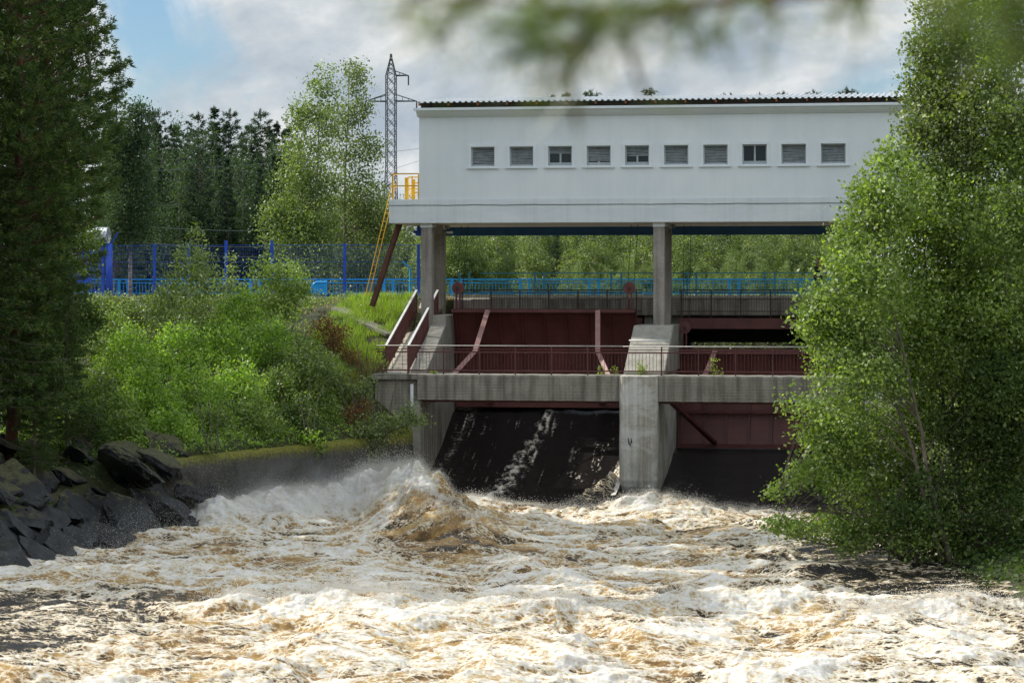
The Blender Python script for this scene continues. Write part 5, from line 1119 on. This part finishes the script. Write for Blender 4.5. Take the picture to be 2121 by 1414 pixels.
# drifting mist over the broken wave at the foot of the bank wall
bm = bmesh.new(); bmesh.ops.create_icosphere(bm, subdivisions=4, radius=1)
for q_ in bm.verts: q_.co = Vector((q_.co.x*4.9, q_.co.y*2.9, q_.co.z*1.7)) * (1 + .12*float(perlin(q_.co.x*2, q_.co.y*2 + q_.co.z, 5)))
me = bpy.data.meshes.new('mist'); bm.to_mesh(me); bm.free(); mo_ = link(bpy.data.objects.new('mist', me)); mo_.location = (-10.2, -10.4, .9); mo_.rotation_euler = (0, 0, .12)
mm = bpy.data.materials.new('mist'); mm.use_nodes = True; N, L = mm.node_tree.nodes, mm.node_tree.links; N.remove(N['Principled BSDF'])
pv = N.new('ShaderNodeVolumePrincipled'); pv.inputs['Color'].default_value = (.97, .97, .96, 1); pv.inputs['Anisotropy'].default_value = .35
tcn = N.new('ShaderNodeTexCoord'); mpn = N.new('ShaderNodeMapping'); mpn.inputs['Scale'].default_value = (1/4.9, 1/2.9, 1/1.7); L.new(tcn.outputs['Object'], mpn.inputs['Vector'])
ln_ = N.new('ShaderNodeVectorMath'); ln_.operation = 'LENGTH'; L.new(mpn.outputs[0], ln_.inputs[0])
fo_ = N.new('ShaderNodeMapRange'); L.new(ln_.outputs['Value'], fo_.inputs['Value']); fo_.inputs['From Min'].default_value = .95; fo_.inputs['From Max'].default_value = .25
nz_ = noise_node(N, L, tcn.outputs['Object'], 1.1, 4, .6, .5); nr_ = N.new('ShaderNodeMapRange'); L.new(nz_.outputs['Fac'], nr_.inputs['Value']); nr_.inputs['From Min'].default_value = .42; nr_.inputs['From Max'].default_value = .75
m1_ = N.new('ShaderNodeMath'); m1_.operation = 'MULTIPLY'; L.new(fo_.outputs[0], m1_.inputs[0]); L.new(nr_.outputs[0], m1_.inputs[1])
m2_ = N.new('ShaderNodeMath'); m2_.operation = 'MULTIPLY'; L.new(m1_.outputs[0], m2_.inputs[0]); m2_.inputs[1].default_value = .40; L.new(m2_.outputs[0], pv.inputs['Density'])
L.new(pv.outputs[0], N['Material Output'].inputs['Volume']); me.materials.append(mm)
tag(mo_, 'soft white mist hanging over the broken wave by the bank wall', 'mist', kind='stuff')
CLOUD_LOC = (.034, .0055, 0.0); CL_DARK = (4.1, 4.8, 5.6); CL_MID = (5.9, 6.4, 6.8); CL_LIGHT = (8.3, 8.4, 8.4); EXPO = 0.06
# ------------------------------------------------------------------ person leaning on the bridge railing, half hidden by the alder
def skin_body(name, joints, edges, mat, parent, origin, sub=2):
    me = bpy.data.meshes.new(name); me.from_pydata([tuple(Vector(j[0]) - origin) for j in joints], edges, []); me.materials.append(mat)
    o = link(bpy.data.objects.new(name, me)); o.parent = parent; md = o.modifiers.new('skin', 'SKIN'); md.use_smooth_shade = True
    for sv, j in zip(me.skin_vertices[0].data, joints): sv.radius = (j[1], j[2] if len(j) > 2 else j[1])
    me.skin_vertices[0].data[0].use_root = True
    s = o.modifiers.new('sub', 'SUBSURF'); s.levels = sub; s.render_levels = sub; return o
M['skin'] = paint('skin', (.48, .27, .19), (.55, .33, .24), 8, .5, .02); M['navyc'] = paint('navy_cloth', (.012, .016, .035), (.025, .03, .06), 9, .85, .1); M['jean'] = paint('dark_jeans', (.02, .03, .06), (.04, .055, .10), 9, .85, .1); M['hair'] = paint('dark_hair', (.012, .009, .007), (.03, .022, .016), 20, .6, .2)
o0 = P(1694, 610, 9.75); ox, oy, oz = o0.x, 9.75, 7.704
pr = thing('person', 'person in a dark navy shirt at the bridge railing, both hands raised to the face', 'person', (ox, oy, oz)); O = Vector((ox, oy, oz))
def q(x, y, z): return (ox + x, oy + y, oz + z)
J = [(q(0, .03, .95), .14, .10), (q(0, .01, 1.18), .125, .09), (q(0, -.02, 1.40), .15, .09), (q(0, -.03, 1.50), .06, .06), (q(0, -.06, 1.60), .075, .09), (q(0, -.06, 1.72), .075, .095), (q(0, -.05, 1.80), .05, .06),
     (q(-.19, -.03, 1.42), .055), (q(-.27, -.17, 1.20), .042), (q(-.10, -.28, 1.50), .032), (q(-.06, -.26, 1.60), .03),
     (q(.19, -.03, 1.42), .055), (q(.27, -.17, 1.20), .042), (q(.10, -.28, 1.50), .032), (q(.06, -.26, 1.60), .03),
     (q(-.10, .03, .88), .085), (q(-.11, .01, .50), .06), (q(-.11, .05, .09), .04), (q(-.11, -.10, .04), .04), (q(.10, .03, .88), .085), (q(.12, .0, .50), .06), (q(.12, .05, .09), .04), (q(.12, -.10, .04), .04)]
E = [(0,1),(1,2),(2,3),(3,4),(4,5),(5,6),(2,7),(7,8),(8,9),(9,10),(2,11),(11,12),(12,13),(13,14),(0,15),(15,16),(16,17),(17,18),(0,19),(19,20),(20,21),(21,22)]
for k, s in ((10, -1), (14, 1)):
    for f in range(4): J.append((q(s*.06 - s*.016*f + s*.01, -.285, 1.63 + .012*(f % 2)), .009)); E.append((k, len(J)-1))
    J.append((q(s*.085, -.25, 1.645), .009)); E.append((k, len(J)-1))
skin_body('body', J, E, M['skin'], pr, O)
skin_body('shirt', [(q(0, .03, .93), .16, .12), (q(0, .01, 1.18), .145, .105), (q(0, -.02, 1.41), .17, .105), (q(0, -.03, 1.485), .08, .075), (q(-.19, -.03, 1.42), .075), (q(-.25, -.12, 1.27), .062), (q(.19, -.03, 1.42), .075), (q(.25, -.12, 1.27), .062)], [(0,1),(1,2),(2,3),(2,4),(4,5),(2,6),(6,7)], M['navyc'], pr, O)
skin_body('trousers', [(q(0, .03, .93), .15, .115), (q(-.10, .03, .86), .10), (q(-.11, .01, .50), .075), (q(-.11, .05, .12), .06), (q(.10, .03, .86), .10), (q(.12, 0, .50), .075), (q(.12, .05, .12), .06)], [(0,1),(1,2),(2,3),(0,4),(4,5),(5,6)], M['jean'], pr, O)
skin_body('hair', [(q(0, -.03, 1.67), .08, .10), (q(0, -.03, 1.76), .085, .105), (q(0, -.03, 1.825), .06, .075)], [(0,1),(1,2)], M['hair'], pr, O)
hd = MB()
for s in (-1, 1):
    hd.tube([q(s*.033, -.148, 1.69), q(s*.033, -.160, 1.69)], .012, 8); 
hd.build('eyes', M['hair'], pr)
no = MB(); no.tube([q(0, -.145, 1.70), q(0, -.175, 1.655)], [.010, .016], 6); no.build('nose', M['skin'], pr)
mo = MB(); mo.tube([q(-.025, -.146, 1.615), q(.025, -.146, 1.615)], .006, 6); mo.build('mouth', M['pink'], pr)
for s in (-1, 1): e = MB(); e.tube([q(s*.078, -.05, 1.66), q(s*.088, -.05, 1.71)], .016, 6); e.build('ear', M['skin'], pr)

# ------------------------------------------------------------------ near pine: a limb hangs into the top of the view, out of focus
def near(u, v, d): x, y = A(u, d); return Vector((x, y, ZV(v, d)))
tx, ty = CX + Rx*2.6 - Fx*1.0, CY + Ry*2.6 - Fy*1.0
npn = thing('pine_tree', 'near pine whose blurred needled limb hangs into the top of the view', 'tree', (tx, ty, gz(tx, ty) - .1)); g = np.random.default_rng(12)
tb = MB(); tb.tube([(tx, ty, gz(tx, ty) - .1), (tx + .05, ty, 9), (tx, ty + .1, 14), (tx, ty, 19)], [.17, .14, .09, .02], 12)
root = Vector((tx, ty + .05, 9.05)); path = [root, near(2700, -500, 1.4), near(2150, -130, 2.0), near(1750, -25, 2.25), near(1450, 8, 2.3), near(1180, 30, 2.3), near(1000, -10, 2.3), near(860, 5, 2.3)]
tb.tube(path, [.03, .022, .012, .008, .006, .0045, .003, .002], 8, False)
C, D = [], []
def spray_twig(pts, n, r=.0042):
    pts = [Vector(p) for p in pts]; tb.tube(pts, [r*(1 - .6*k/(len(pts)-1)) for k in range(len(pts))], 5, False)
    for _ in range(max(4, int(n*.62))):
        k = int(g.integers(0, len(pts)-1)); w = g.uniform(); C.append(pts[k].lerp(pts[k+1], w)); D.append((pts[k+1]-pts[k]).normalized())
for (a, bq, c, n) in (((1260, 30), (1180, 90), (1120, 105), 95), ((1300, 10), (1230, 60), (1170, 110), 75), ((1160, 40), (1100, 55), (1010, 60), 70), ((1010, 0), (950, 20), (880, 40), 60), ((1100, -20), (1150, 20), (1230, 20), 90), ((1430, 5), (1350, 40), (1290, 55), 80),
                      ((1230, 90), (1180, 150), (1150, 175), 30), ((1290, 60), (1310, 130), (1335, 200), 16), ((1510, -10), (1500, 40), (1480, 90), 34), ((1620, -30), (1590, 20), (1540, 60), 20), ((1760, -60), (1740, 10), (1720, 40), 26), ((900, -30), (850, 0), (830, 50), 26), ((1380, -20), (1400, 30), (1370, 80), 30), ((1660, -40), (1600, 10), (1610, 60), 26), ((1450, 0), (1420, 50), (1440, 110), 18), ((960, -10), (930, 60), (900, 100), 22), ((1120, 100), (1080, 120), (1040, 110), 34), ((1800, -60), (1790, -10), (1770, 20), 60), ((1180, 160), (1190, 230), (1200, 270), 7)):
    spray_twig([near(*a, 2.3), near(*bq, 2.25), near(*c, 2.2)], n)
for (u, v, n) in ((2000, 10, 60), (2090, 40, 70), (2120, 90, 50)): spray_twig([near(u + 60, v - 120, 2.0), near(u, v - 30, 2.0), near(u - 20, v + 20, 2.0)], n)
tb.build('trunk', M['bark_pine'], npn, True)
C = np.array(C); D = np.array(D); n = len(C); tf = 2; base = np.repeat(C, tf, 0); dd = np.repeat(D, tf, 0)*.5 + g.normal(size=(n*tf, 3))*.6; dd /= np.linalg.norm(dd, axis=1)[:, None]
sd = np.cross(dd, g.normal(size=dd.shape)); sd /= np.linalg.norm(sd, axis=1)[:, None]; ln = .060*g.uniform(.7, 1.3, n*tf)[:, None]; w = .0009
V = np.stack([base - sd*w, base + sd*w, base + dd*ln + sd*w*.4, base + dd*ln - sd*w*.4], 1).reshape(-1, 3) - np.array(npn.location)
M['needle_near'] = leaf_mat('near_pine_needle', (.035, .06, .008), (.075, .115, .014), (.20, .20, .03), .4, .4)
np_mesh('needles', V, np.arange(len(V)).reshape(-1, 4), M['needle_near'], npn, {'var': np.clip(np.repeat(np.repeat(g.normal(.45, .25, n), tf), 4), 0, 1)})

# ------------------------------------------------------------------ daylight
EL, SAZ = R(41), R(170)          # sun stands left of and just behind the gatehouse front
sdir = Vector((math.cos(SAZ)*math.cos(EL), math.sin(SAZ)*math.cos(EL), math.sin(EL)))
sl = bpy.data.lights.new('sun', 'SUN'); sl.energy = 4.8; sl.angle = R(.5); sl.color = (1, .94, .84); so = link(bpy.data.objects.new('sun', sl)); so.rotation_euler = (-sdir).to_track_quat('-Z', 'Y').to_euler(); so.location = (-40, 0, 60)
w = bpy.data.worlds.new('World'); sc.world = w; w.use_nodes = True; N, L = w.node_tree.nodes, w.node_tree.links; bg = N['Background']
sk = N.new('ShaderNodeTexSky'); sk.sky_type = 'NISHITA'; sk.sun_disc = False; sk.sun_elevation = EL; sk.sun_rotation = math.atan2(sdir.x, sdir.y); sk.air_density = 1.0; sk.dust_density = .6; sk.ozone_density = 1.3
tc = N.new('ShaderNodeTexCoord'); mp = N.new('ShaderNodeMapping'); mp.inputs['Scale'].default_value = (1, 1, 1.5); mp.inputs['Location'].default_value = CLOUD_LOC; L.new(tc.outputs['Generated'], mp.inputs['Vector'])
n1 = noise_node(N, L, mp.outputs['Vector'], 8.0, 9, .58, .35); n2 = noise_node(N, L, mp.outputs['Vector'], 13, 9, .6, .4)
skc = mixc(N, L, 1.0, sk.outputs['Color'], (.74, .91, 1.08), 'MULTIPLY')
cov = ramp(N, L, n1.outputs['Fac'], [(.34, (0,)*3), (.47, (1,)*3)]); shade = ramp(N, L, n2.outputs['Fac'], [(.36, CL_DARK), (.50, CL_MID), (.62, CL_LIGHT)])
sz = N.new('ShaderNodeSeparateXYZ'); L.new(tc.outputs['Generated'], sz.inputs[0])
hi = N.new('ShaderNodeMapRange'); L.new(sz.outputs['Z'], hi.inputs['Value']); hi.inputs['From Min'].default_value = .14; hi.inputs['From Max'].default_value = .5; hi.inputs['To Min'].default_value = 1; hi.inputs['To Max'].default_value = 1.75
vm = N.new('ShaderNodeVectorMath'); vm.operation = 'SCALE'; L.new(mixc(N, L, cov.outputs['Color'], skc, shade.outputs['Color']), vm.inputs[0]); L.new(hi.outputs[0], vm.inputs['Scale'])   # sky above the view brightened, added fill for the shaded wall
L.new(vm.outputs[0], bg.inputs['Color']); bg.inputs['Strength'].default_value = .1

sc.view_settings.view_transform = 'Standard'; sc.view_settings.look = 'None'; sc.view_settings.exposure = EXPO; sc.view_settings.gamma = 1
sc.render.engine = 'CYCLES'; cy = sc.cycles; cy.use_denoising = True; cy.denoiser = 'OPENIMAGEDENOISE'; cy.denoising_input_passes = 'RGB_ALBEDO_NORMAL'
cy.max_bounces = 7; cy.diffuse_bounces = 3; cy.glossy_bounces = 3; cy.transmission_bounces = 4; cy.transparent_max_bounces = 6; cy.use_adaptive_sampling = True; cy.adaptive_threshold = .015; cy.caustics_reflective = False; cy.caustics_refractive = False
cy.sample_clamp_indirect = 6
